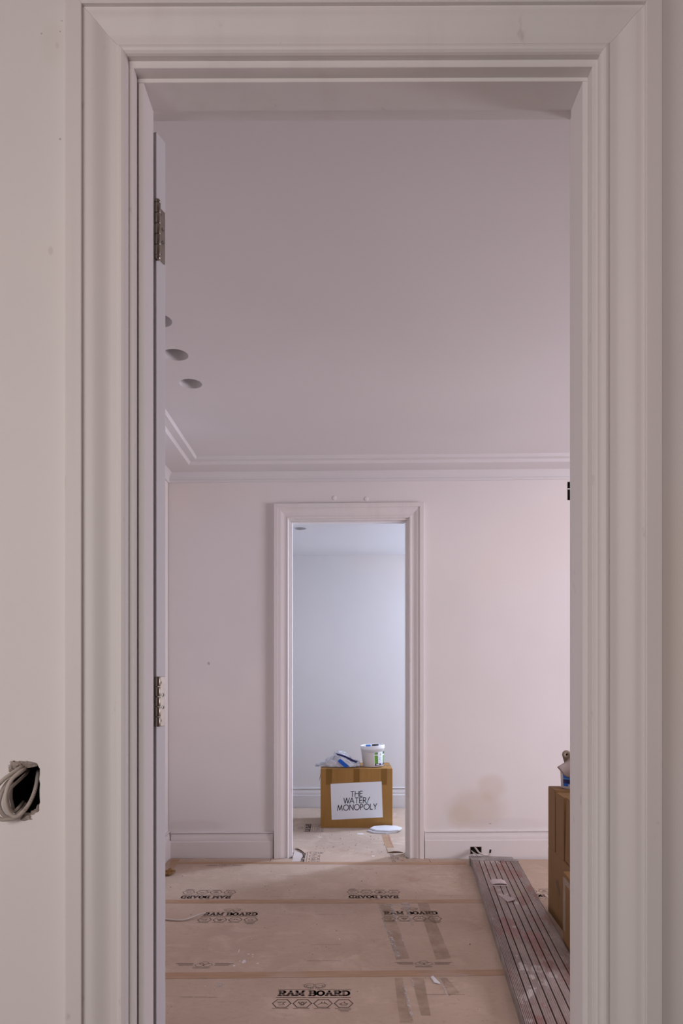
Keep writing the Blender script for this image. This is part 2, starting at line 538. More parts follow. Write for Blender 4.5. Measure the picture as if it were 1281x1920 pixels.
# plugged round holes above the far door
for i, (x, y) in enumerate(((627, 933.5), (687, 935.5))):
    p = P(x, y, FW0 - 0.006 * 0)
    p = Vector((p.x, FW0 - 0.006 * p.x, p.z))
    d = empty('wall_plug', p)
    tag(d, ['round painted wall plug above far door, nearer its left corner', 'round painted wall plug above the middle of far door'][i], 'plug', 'round plugs above the far door')
    bm = B()
    lathe(bm, [(0.0005, 0.0035), (0.0135, 0.0035), (0.0165, 0.0015), (0.0175, -0.001)], 28, lambda v: Vector((v.x, -v.z, v.y)))
    link('plug_disc', bm, M_WALL, d, True)

# side walls and outside envelope
def slab(name, x0, x1, y0, y1, z0, z1, m, fn=ident):
    bm = B(); box(bm, x0, x1, y0, y1, z0, z1, fn=fn)
    return tag(link(name, bm, m), kind='structure')


slab('wall_left', XL - 0.12, XL, NW1, FW0 + 0.001, 0, 2.95, M_WALL)


def wall_x(name, x0, x1, ya, yb, top, win, m):
    bm = B()
    wy0, wy1, wz0, wz1 = win
    plate(bm, [(ya, 0), (yb, 0), (yb, top), (ya, top)], [[(wy0, wz0), (wy1, wz0), (wy1, wz1), (wy0, wz1)]],
          lambda u, v: (x0, u, v), lambda u, v: (x1, u, v))
    return tag(link(name, bm, m), kind='structure')


def window(name, x0, x1, win):
    wy0, wy1, wz0, wz1 = win
    bm = B(); t = 0.045
    for a in ((wy0, wy0 + t, wz0, wz1), (wy1 - t, wy1, wz0, wz1), (wy0 + t, wy1 - t, wz0, wz0 + t), (wy0 + t, wy1 - t, wz1 - t, wz1)):
        box(bm, x0, x1, a[0], a[1], a[2], a[3])
    return tag(link(name, bm, M_TRIM), kind='structure')


W1 = (2.1, 4.5, 0.6, 2.6)
wall_x('wall_right', XR, XR + 0.12, NW1, FW0 + 0.05, 2.95, W1, M_UNSEEN)
window('window_1', XR + 0.03, XR + 0.09, W1)
FXL, FXR = -1.25, 2.2
W2 = (5.9, 6.62, 0.85, 2.5)
slab('wall_far_left', FXL - 0.1, FXL, FW1, FR_BACK + 0.1, 0, 2.95, M_WALL)
wall_x('wall_far_right', FXR, FXR + 0.12, FW1 - 0.05, FR_BACK + 0.1, 2.95, W2, M_WALL)
window('window_2', FXR + 0.03, FXR + 0.09, W2)
slab('wall_far_back', FXL - 0.1, FXR, FR_BACK, FR_BACK + 0.1, -0.05, 2.95, M_WALL, TF)
W3 = (-1.25, 0.05, 0.8, 1.9)
wall_x('wall_hall_left', HX0 - 0.1, HX0, HY0, NW0, 2.95, W3, M_WALL)
window('window_3', HX0 - 0.08, HX0 - 0.02, W3)
slab('wall_hall_right', HX1, HX1 + 0.1, HY0, NW0, 0, 2.95, M_UNSEEN)
W4 = (-1.4, -0.1, 1.7, 2.7)
bm = B()
plate(bm, [(HX0 - 0.1, 0), (HX1 + 0.1, 0), (HX1 + 0.1, 2.95), (HX0 - 0.1, 2.95)], [[(W4[0], W4[2]), (W4[1], W4[2]), (W4[1], W4[3]), (W4[0], W4[3])]],
      lambda u, v: (u, HY0, v), lambda u, v: (u, HY0 - 0.1, v))
tag(link('wall_hall_back', bm, M_UNSEEN), kind='structure')
bm = B()
for q in ((W4[0], W4[0] + .045, W4[2], W4[3]), (W4[1] - .045, W4[1], W4[2], W4[3]), (W4[0] + .045, W4[1] - .045, W4[2], W4[2] + .045), (W4[0] + .045, W4[1] - .045, W4[3] - .045, W4[3])):
    box(bm, q[0], q[1], HY0 - 0.08, HY0 - 0.02, q[2], q[3])
tag(link('window_4', bm, M_TRIM), kind='structure')

# ceilings
def circle(x, y, r, n=40):
    return [(x + r * math.cos(2 * PI * k / n), y + r * math.sin(2 * PI * k / n)) for k in range(n)]


bm = B()
holes = [circle(-0.768, y, 0.058) for y in (3.468, 3.156, 2.852)]
plate(bm, [(XL - 0.12, NW1), (XR, NW1), (XR, FW0 + 0.03), (XL - 0.12, FW0 + 0.03)], holes,
      lambda u, v: TF((u, v, CEIL)), lambda u, v: TF((u, v, CEIL + 0.10)))
box(bm, -0.95, -0.55, 2.6, 3.7, CEIL + 0.101, CEIL + 0.11, fn=TF)
ceil = tag(link('ceiling', bm, M_CEIL), kind='structure')
bm = B()
plate(bm, [(FXL - 0.1, FW1), (FXR, FW1), (FXR, FR_BACK), (FXL - 0.1, FR_BACK)], [circle(-0.338, 5.50, 0.0535)],
      lambda u, v: TF((u, v, FR_CEIL)), lambda u, v: TF((u, v, FR_CEIL + 0.10)))
box(bm, -0.5, -0.2, 5.3, 5.7, FR_CEIL + 0.101, FR_CEIL + 0.11, fn=TF)
tag(link('ceiling_far_room', bm, M_CEIL), kind='structure')
slab('ceiling_hall', HX0, HX1, HY0, NW0, CEIL, CEIL + 0.1, M_UNSEEN)
# rough roof over everything so that daylight only comes through the windows
slab('ceiling_void_cover', HX0 - 0.2, XR + 0.15, HY0 - 0.2, FR_BACK + 0.2, 2.97, 3.0, M_CEIL)

# coving
cprof = [(0.0, 2.676), (0.010, 2.676), (0.0115, 2.679), (0.0115, 2.6945), (0.009, 2.6975), (0.0095, 2.700), (0.012, 2.712), (0.017, 2.724), (0.024, 2.734), (0.031, 2.741), (0.034, 2.744),
         (0.193, 2.744), (0.1965, 2.7465), (0.199, 2.755), (0.206, 2.7625), (0.250, 2.7635), (0.2525, 2.766), (0.2545, 2.775), (0.2600, 2.7845), (0.0, 2.7845)]
bm = B()
sweep2(bm, cprof, lambda d, z: TF((XL + d, FW0 - d, z)), lambda d, z: TF((XR, FW0 - d, z)))
tag(link('trim_1', bm, M_CEIL), kind='structure')
bm = B()
sweep2(bm, cprof, lambda d, z: TF((XL + d, NW1, z)), lambda d, z: TF((XL + d, FW0 - d, z)))
tag(link('trim_2', bm, M_CEIL), kind='structure')

# baseboards
bprof = [(0, -0.02), (0.022, -0.02), (0.022, 0.1185), (0.0200, 0.1212), (0.0155, 0.1222), (0.0155, 0.127), (0.0158, 0.137), (0.0145, 0.149), (0.0115, 0.160), (0.0105, 0.169), (0.0108, 0.1735), (0.0045, 0.1752),
         (0.0045, 0.1768), (0.0125, 0.1785), (0.0138, 0.182), (0.0125, 0.1855), (0.0095, 0.187), (0, 0.187)]


def base(name, xa, xb, Y, fn=TF, sc=1.0):
    bm = B()
    sweep2(bm, [(d, z * sc) for d, z in bprof], lambda d, z: fn((xa, Y - d, z)), lambda d, z: fn((xb, Y - d, z)))
    return tag(link(name, bm, M_BASE), kind='structure')


base('baseboard_back_left', XL + 0.022, -0.488, FW0)
base('baseboard_far_back', FXL, FXR, FR_BACK, TF, 1.04)
bm = B()
sweep2(bm, bprof, lambda d, z: (XL + d, NW1, z), lambda d, z: (XL + d, FW0, z))
tag(link('baseboard_left', bm, M_BASE), kind='structure')
# right-hand baseboard with a cut socket opening
hx0, hx1, hz0, hz1 = 0.911, 0.993, 0.021, 0.077
bm = B()
xa, xb = 0.592, XR
sweep2(bm, bprof, lambda d, z: TF((xa, FW0 - d, z)), lambda d, z: TF((hx0, FW0 - d, z)))
sweep2(bm, bprof, lambda d, z: TF((hx1, FW0 - d, z)), lambda d, z: TF((xb, FW0 - d, z)))
up = [(0, hz1), (0.022, hz1)] + bprof[2:]
sweep2(bm, up, lambda d, z: TF((hx0, FW0 - d, z)), lambda d, z: TF((hx1, FW0 - d, z)))
lo = [(0, -0.02), (0.022, -0.02), (0.022, hz0), (0, hz0)]
sweep2(bm, lo, lambda d, z: TF((hx0, FW0 - d, z)), lambda d, z: TF((hx1, FW0 - d, z)))
bb = tag(link('baseboard_back_right', bm, M_BASE), kind='structure')
bm = B()
box(bm, hx0, hx1, FW0 - 0.0035, FW0 - 0.0005, hz0, hz1, fn=TF)
link('socket_shade_plate', bm, M_DARK, bb)  # flat dark plate painting the shade inside the socket opening
bm = B()
for q in ((hx0 + .0005, hx0 + 0.003, hz0, hz1), (hx1 - 0.003, hx1 - .0005, hz0, hz1), (hx0, hx1, hz1 - 0.003, hz1 - .0005)):
    box(bm, q[0], q[1], FW0 - 0.021, FW0 - 0.004, q[2], q[3], fn=TF)
link('socket_rim', bm, mat('rim_tan', (0.34, 0.28, 0.22), 0.7), bb)

# floors
slab('floor', HX0 - 0.1, XR + 0.15, HY0 - 0.1, FR_BACK + 0.1, -0.15, -0.005, M_SUB)

# door frames
aprof = [(0, 0), (0, 0.0105), (0.0015, 0.0145), (0.0045, 0.0178), (0.0085, 0.0192), (0.0125, 0.0185), (0.0155, 0.0168), (0.0165, 0.0155)]
for i in range(1, 19):
    s = i / 18
    q = min(1, max(0, (s - 0.18) / 0.64))
    sm = q * q * (3 - 2 * q)
    aprof.append((0.0165 + 0.0555 * s, 0.0155 + 0.0110 * sm))
aprof += [(0.0732, 0.0265), (0.0738, 0.0265), (0.0741, 0.0330), (0.0752, 0.0340), (0.1020, 0.0340), (0.1035, 0.0330), (0.104, 0.031), (0.104, 0)]


def frame(name, xs, Y0, T, gap, sink):
    """xs: architrave-left, lining-left, stop-left, stop-right, lining-right, architrave-right"""
    al, ll, sl, sr, lr, ar = xs
    r = tag(empty(name, (0, 0, 0)), kind='structure')
    za, zl, zs = 2.4125, 2.400, 2.392
    zb = sink
    def leg(side, x):
        bm = B()
        sweep2(bm, aprof, lambda u, d: T((x + side * u, Y0 - d, zb)), lambda u, d: T((x + side * u, Y0 - d, za + u - 0.0004)))
        link('architrave', bm, M_TRIM, r)
    leg(-1, al); leg(1, ar)
    bm = B()
    sweep2(bm, aprof, lambda u, d: T((al - u, Y0 - d, za + u)), lambda u, d: T((ar + u, Y0 - d, za + u)))
    link('architrave', bm, M_TRIM, r)
    # lining boards (front face flush with the wall) with a rear rebate
    Y1, Y2 = Y0 - 0.0005, Y0 + 0.1305
    for q in ((al - 0.004, ll, -0.01, zl), (lr, ar + 0.004, -0.01, zl), (al - 0.004, ar + 0.004, zl, zl + 0.016)):
        bm = B()
        box(bm, q[0], q[1], Y1, Y0 + 0.0855, q[2], q[3], 0.0008, 1, T)
        link('lining', bm, M_TRIM, r)
    for q in ((al - 0.004, ll - 0.003, -0.01, zl + .01), (lr + 0.003, ar + 0.004, -0.01, zl + .01), (al - 0.004, ar + 0.004, zl + 0.0095, zl + 0.018)):
        bm = B()
        box(bm, q[0], q[1], Y0 + 0.0856, Y2, q[2], q[3], 0.0008, 1, T)
        link('rebate', bm, M_TRIM, r)
    bm = B(); box(bm, ll + gap, sl, Y0 + 0.021, Y0 + 0.0856, -0.01, zs, 0.0007, 1, T); link('door_stop', bm, M_TRIM, r)
    bm = B(); box(bm, sr, lr, Y0 + 0.021, Y0 + 0.0856, -0.01, zs, 0.0007, 1, T); link('door_stop', bm, M_TRIM, r)
    bm = B(); box(bm, ll, lr, Y0 + 0.021, Y0 + 0.0856, zs + 0.0003, zl, 0.0007, 1, T); link('door_stop', bm, M_TRIM, r)
    return r


frame('trim_3', (-0.3875, -0.3784, -0.3665, 0.4473, 0.4572, 0.4668), NW0, TN, 0.0014, -0.01)
dx = 0.0125
frame('trim_4', (-0.3755, -0.3662, -0.3535, 0.4593, 0.4697, 0.4797), FW0, TF, 0.0004, -0.01)

# open door, folded back behind the near wall, seen on its hinge edge
hc = Vector((-0.3774, 1.391, 0.008))
ang = math.atan2(0.0285, 0.0108)          # direction of the edge face
door = tag(empty('door_1', hc, ang), kind='structure')
T_D, W_D, H_D = 0.0315, 0.80, 2.392
bm = B()
box(bm, 0, T_D, 0, W_D, 0, H_D, 0.0012, 2)
link('door_leaf', bm, M_DOOR, door)


def hinge(zlo, zhi, ball):
    h = empty('hinge'); h.parent = door
    bm = B()
    box(bm, 0.0005, 0.0275, -0.0022, -0.0001, zlo, zhi, 0.0006, 1)
    link('hinge_plate', bm, M_NICKEL, h)
    bm = B()
    L = (zhi - zlo) / 5
    for k in range(5):
        a, b = zlo + k * L + 0.0006, zlo + (k + 1) * L - 0.0006
        lathe(bm, [(0.0057, a), (0.0062, a + 0.0008), (0.0062, b - 0.0008), (0.0057, b)], 20, lambda v: v + Vector((-0.0028, -0.005, 0)))
    if ball:
        for a, s in ((zlo, -1), (zhi, 1)):
            lathe(bm, [(0.0062, a), (0.0066, a + s * 0.003), (0.005, a + s * 0.007), (0.002, a + s * 0.0085)], 20, lambda v: v + Vector((-0.0028, -0.005, 0)))
    link('hinge_barrel', bm, M_NICKEL, h, True)
    for k, (f, xx) in enumerate(((0.12, 0.0105), (0.37, 0.0195), (0.62, 0.0195), (0.88, 0.0105))):
        bm = B()
        lathe(bm, [(0.0038, 0.0), (0.0040, 0.0006), (0.0018, 0.0009), (0.0008, 0.0002)], 16,
              lambda v: Vector((xx + v.x, -0.0022 - v.z, zlo + (zhi - zlo) * (1 - f) + v.y)))
        link('screw', bm, M_SCREW, h)


def hz(y): return CH + (HY - y) * 1.391 / F - 0.008
hinge(hz(483), hz(384), True)
hinge(hz(1362.5), hz(1268.5), False)

# ================================================================== floor boards
def sheet(name, label, poly, z=0.0, th=0.003):
    bm = B()
    plate(bm, poly, [], lambda u, v: (u, v, z), lambda u, v: (u, v, z - th))
    return tag(link(name, bm, M_BOARD), label, 'floor board', 'brown floor protection boards')


XA, XB = XL + 0.024, XR - 0.01
shA = sheet('floor_protection_board', 'brown protective floor board nearest the camera, one large upright dark logo', [(XA, 1.45), (XB, 1.45), (XB, 2.946), (XA, 2.9395)])
shB = sheet('floor_protection_board', 'brown protective floor board between the two tape seams, two upright dark logos', [(XA, 2.942), (XB, 2.949), (XB, 3.91), (XA, 3.91)])
shC = sheet('floor_protection_board', 'brown protective floor board along the far wall, its dark logos upside down', [(XA, 3.914), (XB, 3.914), (XB, 4.79), (0.62, 4.822), (0.62, 4.70), (-0.5, 4.70), (-0.5, 4.835), (XA, 4.84)])
shD = sheet('floor_protection_board', 'brown protective floor board through the far doorway under the big box', [(-0.497, 4.704), (0.617, 4.704), (0.617, 4.835), (0.46, 4.835), (0.46, 5.0), (FXR - 0.01, 5.0), (FXR - 0.01, 6.67), (FXL + 0.01, 6.69), (FXL + 0.01, 5.0), (-0.35, 5.0), (-0.35, 4.835), (-0.497, 4.835)])

# --- printed marks
def slabtext(wtot, h):
    """RAM BOARD in wide slab letters, centred, as polylines of one weight"""
    L = {
        'R': ([[(.22, 0), (.22, 1)], [(0, 0), (.5, 0)], [(0, 1), (.22, 1)], [(.22, 1)] + arc(.68, .76, .26, .24, 90, -90, 8) + [(.22, .52)], [(.6, .5), (.88, 0), (1.1, 0)]], 1.1),
        'A': ([[(.14, 0), (.58, 1), (1.02, 0)], [(.3, .34), (.86, .34)], [(0, 0), (.36, 0)], [(.8, 0), (1.16, 0)]], 1.16),
        'M': ([[(.2, 0), (.2, 1), (.68, .18), (1.16, 1), (1.16, 0)], [(0, 0), (.42, 0)], [(.94, 0), (1.36, 0)], [(0, 1), (.2, 1)], [(1.16, 1), (1.36, 1)]], 1.36),
        'B': ([[(.22, 0), (.22, 1)], [(0, 1), (.22, 1)], [(0, 0), (.22, 0)], [(.22, 1)] + arc(.7, .76, .24, .24, 90, -90, 8) + [(.22, .52)], [(.7, .52)] + arc(.74, .26, .28, .26, 90, -90, 8) + [(.22, 0)]], 1.06),
        'O': ([arc(.58, .5, .50, .5, 0, 360, 20)], 1.16),
        'D': ([[(.22, 0), (.22, 1)], [(0, 1), (.22, 1)], [(0, 0), (.22, 0)], [(.22, 1)] + arc(.55, .5, .5, .5, 90, -90, 12) + [(.22, 0)]], 1.1),
    }
    out, x = [], 0
    for ch in 'RAM BOARD':
        if ch == ' ':
            x += 0.55; continue
        ls, w = L[ch]
        out += [[(p[0] + x, p[1]) for p in l] for l in ls]
        x += w + 0.16
    x -= 0.16
    k = wtot / x
    return [[((p[0]) * k - wtot / 2, (p[1] - 0.5) * h * 0.80) for p in l] for l in out], 0.20 * h


def logo(parent, cx, cy, rot, ink, z=0.0004):
    c, s = math.cos(rot), math.sin(rot)
    fn = lambda u, v: (cx + c * u - s * v, cy + s * u + c * v, z)
    bm = B()
    t, w = slabtext(0.288, 0.048)
    strokes(bm, t, w * 1.0, fn)
    strokes(bm, [[(-0.148, 0.031), (-0.022, 0.031), (-0.010, 0.035)], [(0.012, 0.035), (0.022, 0.031), (0.150, 0.031)]], 0.0035, fn)
    strokes(bm, [[(-0.150, -0.0375), (0.148, -0.0375)]], 0.004, fn)
    # curled horns
    for sd in (-1, 1):
        hc = [(sd * (0.003 + 0.0), 0.066)] + [(sd * (0.022 + 0.022 * math.cos(a) * (1 - .0 * a)), 0.066 + 0.021 * math.sin(a)) for a in [2.6 - 0.45 * i for i in range(13)]]
        strokes(bm, [hc], 0.0026, fn)
        strokes(bm, [[(sd * (0.022 + 0.012 * math.cos(a)), 0.062 + 0.011 * math.sin(a)) for a in [2.2 - 0.5 * i for i in range(11)]]], 0.0022, fn)
        strokes(bm, [[(sd * 0.004, 0.036), (sd * 0.009, 0.050), (sd * 0.005, 0.062)], [(sd * 0.014, 0.040), (sd * 0.020, 0.046)], [(sd * 0.030, 0.070), (sd * 0.040, 0.060)], [(sd * 0.044, 0.075), (sd * 0.051, 0.077)]], 0.002, fn)
    # four hexagons with small signs
    for k in range(4):
        hx = -0.124 + 0.0815 * k
        hexa = [(hx - 0.036, -0.087), (hx - 0.020, -0.056), (hx + 0.020, -0.056), (hx + 0.036, -0.087), (hx + 0.020, -0.118), (hx - 0.020, -0.118), (hx - 0.036, -0.087)]
        strokes(bm, [hexa], 0.0050, fn)
        ic = [[[(-.020, .012), (.016, .012), (.004, .002), (.012, -.012)], [(-.014, .004), (-.002, .004)], [(-.010, -.012), (.006, -.012)]],
              [[(-.017, .012), (.017, .012), (.004, -.014), (-.004, -.014), (-.017, .012)], arc(0, 0, .006, .008, 0, 360, 8)],
              [[(-.020, -.010), (-.008, .002), (.010, .002), (.020, -.010)], [(-.005, .014), (-.005, .004)], [(.006, .014), (.006, .004)]],
              [[(-.016, -.004), (-.008, -.013), (.010, -.013), (.015, -.002), (.004, .002), (.002, .014)], [(-.016, -.004), (-.004, .004)]]][k]
        strokes(bm, [[(hx + p[0], -0.087 + p[1]) for p in l] for l in ic], 0.0038, fn)
        strokes(bm, [[(hx - 0.033, -0.128), (hx - 0.012, -0.128)], [(hx - 0.008, -0.128), (hx + 0.028, -0.128)]], 0.004, fn)
    strokes(bm, [[(0.100, -0.139), (0.145, -0.139)], [(0.108, -0.148), (0.138, -0.148)]], 0.005, fn)
    return link('printed_logo', bm, ink, parent)


def gl(px, py):
    p = G(px, py)
    return p.x, p.y


logo(shA, *gl(589, 1862.3), 0.0, M_INK)
logo(shB, *gl(432.5, 1714), 0.0, M_INK)
logo(shB, *gl(770, 1711.8), 0.0, M_INK)
logo(shC, *gl(386.5, 1682), PI, M_INK)
logo(shC, *gl(701, 1681.5), PI, M_INK)
logo(shC, *gl(1016, 1679.5), PI, M_INKF)
logo(shD, -0.284, 5.81, PI / 2, M_INK)
logo(shD, -0.284, 4.86, PI / 2, M_INK)


def recycle(parent, cx, cy, rot, ink, z=0.0004):
    c, s = math.cos(rot), math.sin(rot)
    fn = lambda u, v: (cx + c * u - s * v, cy + s * u + c * v, z)
    bm = B()
    for a, b in ((-0.018, -0.004), (0.018, -0.004), (0.0, 0.012)):
        strokes(bm, [[(a - 0.022, b), (a - 0.006, b + 0.017), (a + 0.012, b + 0.015), (a + 0.022, b - 0.002), (a + 0.004, b - 0.018), (a - 0.014, b - 0.015), (a - 0.022, b)]], 0.0024, fn)
    for sd in (-1, 1):
        for k, (l, v) in enumerate(((0.078, 0.011), (0.068, 0.001), (0.06, -0.009))):
            x0 = 0.050
            xs = [x0 + l * q for q in (0, .26, .3, .55, .6, 1)]
            strokes(bm, [[(sd * xs[i], v), (sd * xs[i + 1], v)] for i in (0, 2, 4)], 0.0042, fn)
    strokes(bm, [[(-0.042, -0.030), (-0.004, -0.030)], [(0.0, -0.030), (0.034, -0.030)], [(-0.042, -0.038), (0.03, -0.038)]], 0.0036, fn)
    return link('printed_mark', bm, ink, parent)


recycle(shB, *gl(382.5, 1808.5), 0, M_INK)
recycle(shB, *gl(795, 1806.5), 0, M_INK)
recycle(shC, *gl(421, 1622.5), PI, M_INKF)
recycle(shD, 0.365, 4.84, PI / 2, M_INK)
bmap = {shA: [], shB: [], shC: [], shD: []}
for sh, x0, x1, y, yr in ((shB, 583, 640, 1771.3, 1771.2), (shB, 577, 639, 1801.6, 1801.3), (shA, 338, 409, 1869.6, 1870.2), (shB, 591, 647, 1714.8, 1715.2), (shC, 508, 546, 1681, 1681),
                           (shC, 521, 566, 1642, 1643), (shC, 803, 848, 1640.5, 1641), (shC, 822, 868, 1679, 1679.5), (shC, 800, 850, 1626, 1626), (shA, 798, 872, 1865, 1864.4)):
    a, b = G(x0, y), G(x1, yr)
    ls, t = [], 0.0
    while t < 1:
        l = random.uniform(0.03, 0.10)
        p, q = a.lerp(b, t), a.lerp(b, min(1, t + l))
        ls.append([(p.x, p.y), (q.x, q.y)])
        t += l + random.uniform(0.006, 0.03)
    bmap[sh] += ls
for sh, ls in bmap.items():
    if ls:
        bm = B(); strokes(bm, ls, 0.0026, lambda u, v: (u, v, 0.0004)); link('printed_line', bm, M_INKF, sh)

# --- grit, paint spots (too many and small to count)
def grit(parent, n, x0, x1, y0, y1, m, rmin, rmax, name, seed):
    r = random.Random(seed)
    bm = B()
    for _ in range(n):
        x, y = r.uniform(x0, x1), r.uniform(y0, y1)
        s = 0.68 * r.uniform(rmin, rmax) * (1 if r.random() < .85 else 1.7)
        k, ph = r.choice((4, 5, 6)), r.uniform(0, 6)
        e = r.uniform(0.35, 1)
        top = [bm.verts.new((x + 0.7 * s * math.cos(ph + 2 * PI * i / k), y + 0.7 * e * s * math.sin(ph + 2 * PI * i / k), 0.0005 + s * 0.4)) for i in range(k)]
        bot = [bm.verts.new((x + s * math.cos(ph + 2 * PI * i / k), y + e * s * math.sin(ph + 2 * PI * i / k), 0.0002)) for i in range(k)]
        bm.faces.new(top)
        for i in range(k): bm.faces.new((bot[i], bot[(i + 1) % k], top[(i + 1) % k], top[i]))
    return tag(link(name, bm, m, parent), kind='stuff')


grit(shA, 26, -0.7, 0.75, 2.35, 2.93, M_GRIT, 0.0012, 0.003, 'grit', 1)
grit(shB, 34, -0.95, 0.85, 2.96, 3.85, M_GRIT, 0.0014, 0.0038, 'grit', 2)
grit(shC, 40, -1.15, 0.9, 3.96, 4.62, M_GRIT, 0.0016, 0.0045, 'grit', 3)
grit(shD, 70, -0.2, 0.42, 4.95, 5.7, M_GRIT, 0.0018, 0.005, 'grit', 4)


def blob_flat(bm, px, py, rx, ry, z=0.0006, seed=0):
    c = G(px, py)
    kx, ky = c.y / F, c.y * c.y / (F * CH)
    vs = []
    for i in range(14):
        a = 2 * PI * i / 14
        k = 1 + 0.35 * noise.noise(Vector((math.cos(a) * 1.3 + seed, math.sin(a) * 1.3, px)))
        vs.append(bm.verts.new((c.x + rx * kx * k * math.cos(a), c.y + ry * ky * k * math.sin(a), z)))
    bm.faces.new(vs)


bm = B()
for i, (x, y, rx, ry) in enumerate(((457.5, 1803.5, 3.6, 3.4), (439, 1811, 2.6, 1.2), (483, 1806.5, 2.2, 1.1), (474, 1790, 2, 0.8), (466, 1789, 2.5, 0.8), (448, 1783, 0.9, 3.5), (474, 1794, 1.5, 0.6),
                                    (471, 1760, 1, 0.6), (432, 1805.5, 4, 0.5), (637, 1761, 1.4, 1.2), (450, 1802, 1.6, 1), (385, 1849, 1.2, 0.7))):
    blob_flat(bm, x, y, rx, ry, 0.0006, i)
tag(link('paint_spot', bm, M_SPOT, shB), kind='stuff')
bm = B()
for i, (x, y, rx, ry) in enumerate(((845, 1841, 9, 1.2), (314, 1900, 1.3, 1), (402, 1856, 1.3, 1), (880, 1840, 2, 1), (763, 1887, 2.5, 1.5), (412, 1847, 9, 4))):
    blob_flat(bm, x, y, rx, ry, 0.0006, i)
tag(link('paint_spot', bm, M_SMEAR, shA), kind='stuff')
bm = B()
for i, (x, y, rx, ry) in enumerate(((676, 1563.5, 7, 1.4), (700, 1605, 3, 0.8), (600, 1570, 4, 0.6))):
    blob_flat(bm, x, y, rx, ry, 0.0006, i)
tag(link('paint_spot', bm, M_SPOT, shD), kind='stuff')

# white scuffed plaster smears on the middle board
def ribbon(bm, pts, w, z):
    ls = [(G(x, y).x, G(x, y).y) for x, y in pts]
    strokes(bm, [ls], w, lambda u, v: (u, v, z))


bm = B()
ribbon(bm, ((731, 1696), (735, 1706), (740, 1718), (744, 1727)), 0.018, 0.0016)
ribbon(bm, ((760, 1695), (765, 1701)), 0.05, 0.0016)
ribbon(bm, ((763, 1702), (770, 1726), (773, 1735)), 0.014, 0.0016)
ribbon(bm, ((730, 1745), (733, 1752)), 0.012, 0.0016)
ribbon(bm, ((733, 1758), (738, 1767), (742, 1782), (748, 1795)), 0.02, 0.0016)
ribbon(bm, ((712, 1698), (722, 1735), (742, 1795)), 0.006, 0.0016)
ribbon(bm, ((748, 1748), (760, 1775)), 0.005, 0.0016)
ribbon(bm, ((718, 1697), (765, 1696)), 0.02, 0.0016)
tag(link('plaster_smear', bm, M_SMEAR, shB), kind='stuff')
bm = B()
ribbon(bm, ((757, 1845), (772, 1905)), 0.012, 0.0016)
ribbon(bm, ((825, 1835), (840, 1868)), 0.008, 0.0016)
ribbon(bm, ((772, 1838), (776, 1850)), 0.01, 0.0016)
ribbon(bm, ((858, 1830), (886, 1829)), 0.008, 0.0016)
tag(link('plaster_smear', bm, M_SMEAR, shA), kind='stuff')

# --- tapes
def strip(name, label, pts, m, z, group, cat='tape', th=0.0004, n=1):
    bm = B()
    plate(bm, [(p.x, p.y) for p in pts], [], lambda u, v: (u, v, z + th), lambda u, v: (u, v, z))
    return tag(link(name, bm, m), label, cat, group)


def wob(x0, x1, ya, yb, w, n=40, seed=1):
    r = random.Random(seed)
    a, b = [], []
    for i in range(n + 1):
        t = i / n
        x = x0 + (x1 - x0) * t
        y = ya + (yb - ya) * t
        a.append(Vector((x, y - w / 2 + r.uniform(-.0015, .0015), 0)))
        b.append(Vector((x, y + w / 2 + r.uniform(-.0015, .0015), 0)))
    return a + b[::-1]


g1 = 'tan tape over the floor board seams'
strip('seam_tape', 'long tan tape across the floor over the seam nearest the camera', wob(XA, 0.73, 2.931, 2.972, 0.060), M_TAPE, 0.0006, g1)
strip('seam_tape', 'long tan tape across the floor between upside down and upright logos', wob(XA, 0.90, 3.908, 3.912, 0.062, seed=2), M_TAPE, 0.0006, g1)
strip('seam_tape', 'tan tape along the floor at the foot of the far wall', wob(XA + 0.05, 0.86, 4.722, 4.700, 0.055, seed=3), M_TAPE, 0.0006, g1)
strip('seam_tape', 'short pale tape running away from camera in front of the white octagonal tiles', [Vector((0.335, 4.98, 0)), Vector((0.395, 4.98, 0)), Vector((0.39, 5.56, 0)), Vector((0.325, 5.56, 0))], M_TAPE, 0.0006, g1)
p = [G(321, 1612), G(338, 1611), G(327, 1628), G(317, 1640), G(312, 1640)]
strip('seam_tape', 'short tan tape set diagonally in the left corner by far wall', p, M_TAPE, 0.0011, g1)
g2 = 'see-through brown tape stripes stuck to the floor'
for lab, q in (('upper left of the slanted see-through tape stripes, over the first letters of right-hand upright logo', ((708, 1694), (731, 1694), (768, 1797), (743, 1800))),
               ('upper right of the slanted see-through tape stripes, beside end of right-hand upright logo', ((783, 1694), (803, 1694), (846, 1797), (818, 1800))),
               ('lower left of the slanted see-through tape stripes, nearest the camera', ((740, 1834), (755, 1834), (776, 1918), (750, 1918))),
               ('lower middle of the slanted see-through tape stripes, left of white paint chip', ((772, 1834), (795, 1834), (808, 1905), (790, 1905))),
               ('lower right of the slanted see-through tape stripes, right of white paint chip', ((824, 1834), (838, 1834), (862, 1862), (842, 1868)))):
    strip('clear_tape', lab, [G(*k) for k in q], M_CLEAR, 0.0011, g2)
bm = B()
strokes(bm, [[(0.383, 5.56), (0.378, 5.35), (0.392, 5.12), (0.389, 5.02)]], 0.004, lambda u, v: (u, v, 0.0012))
link('red_line', bm, mat('red_line', (0.42, 0.13, 0.11), 0.7), shD)

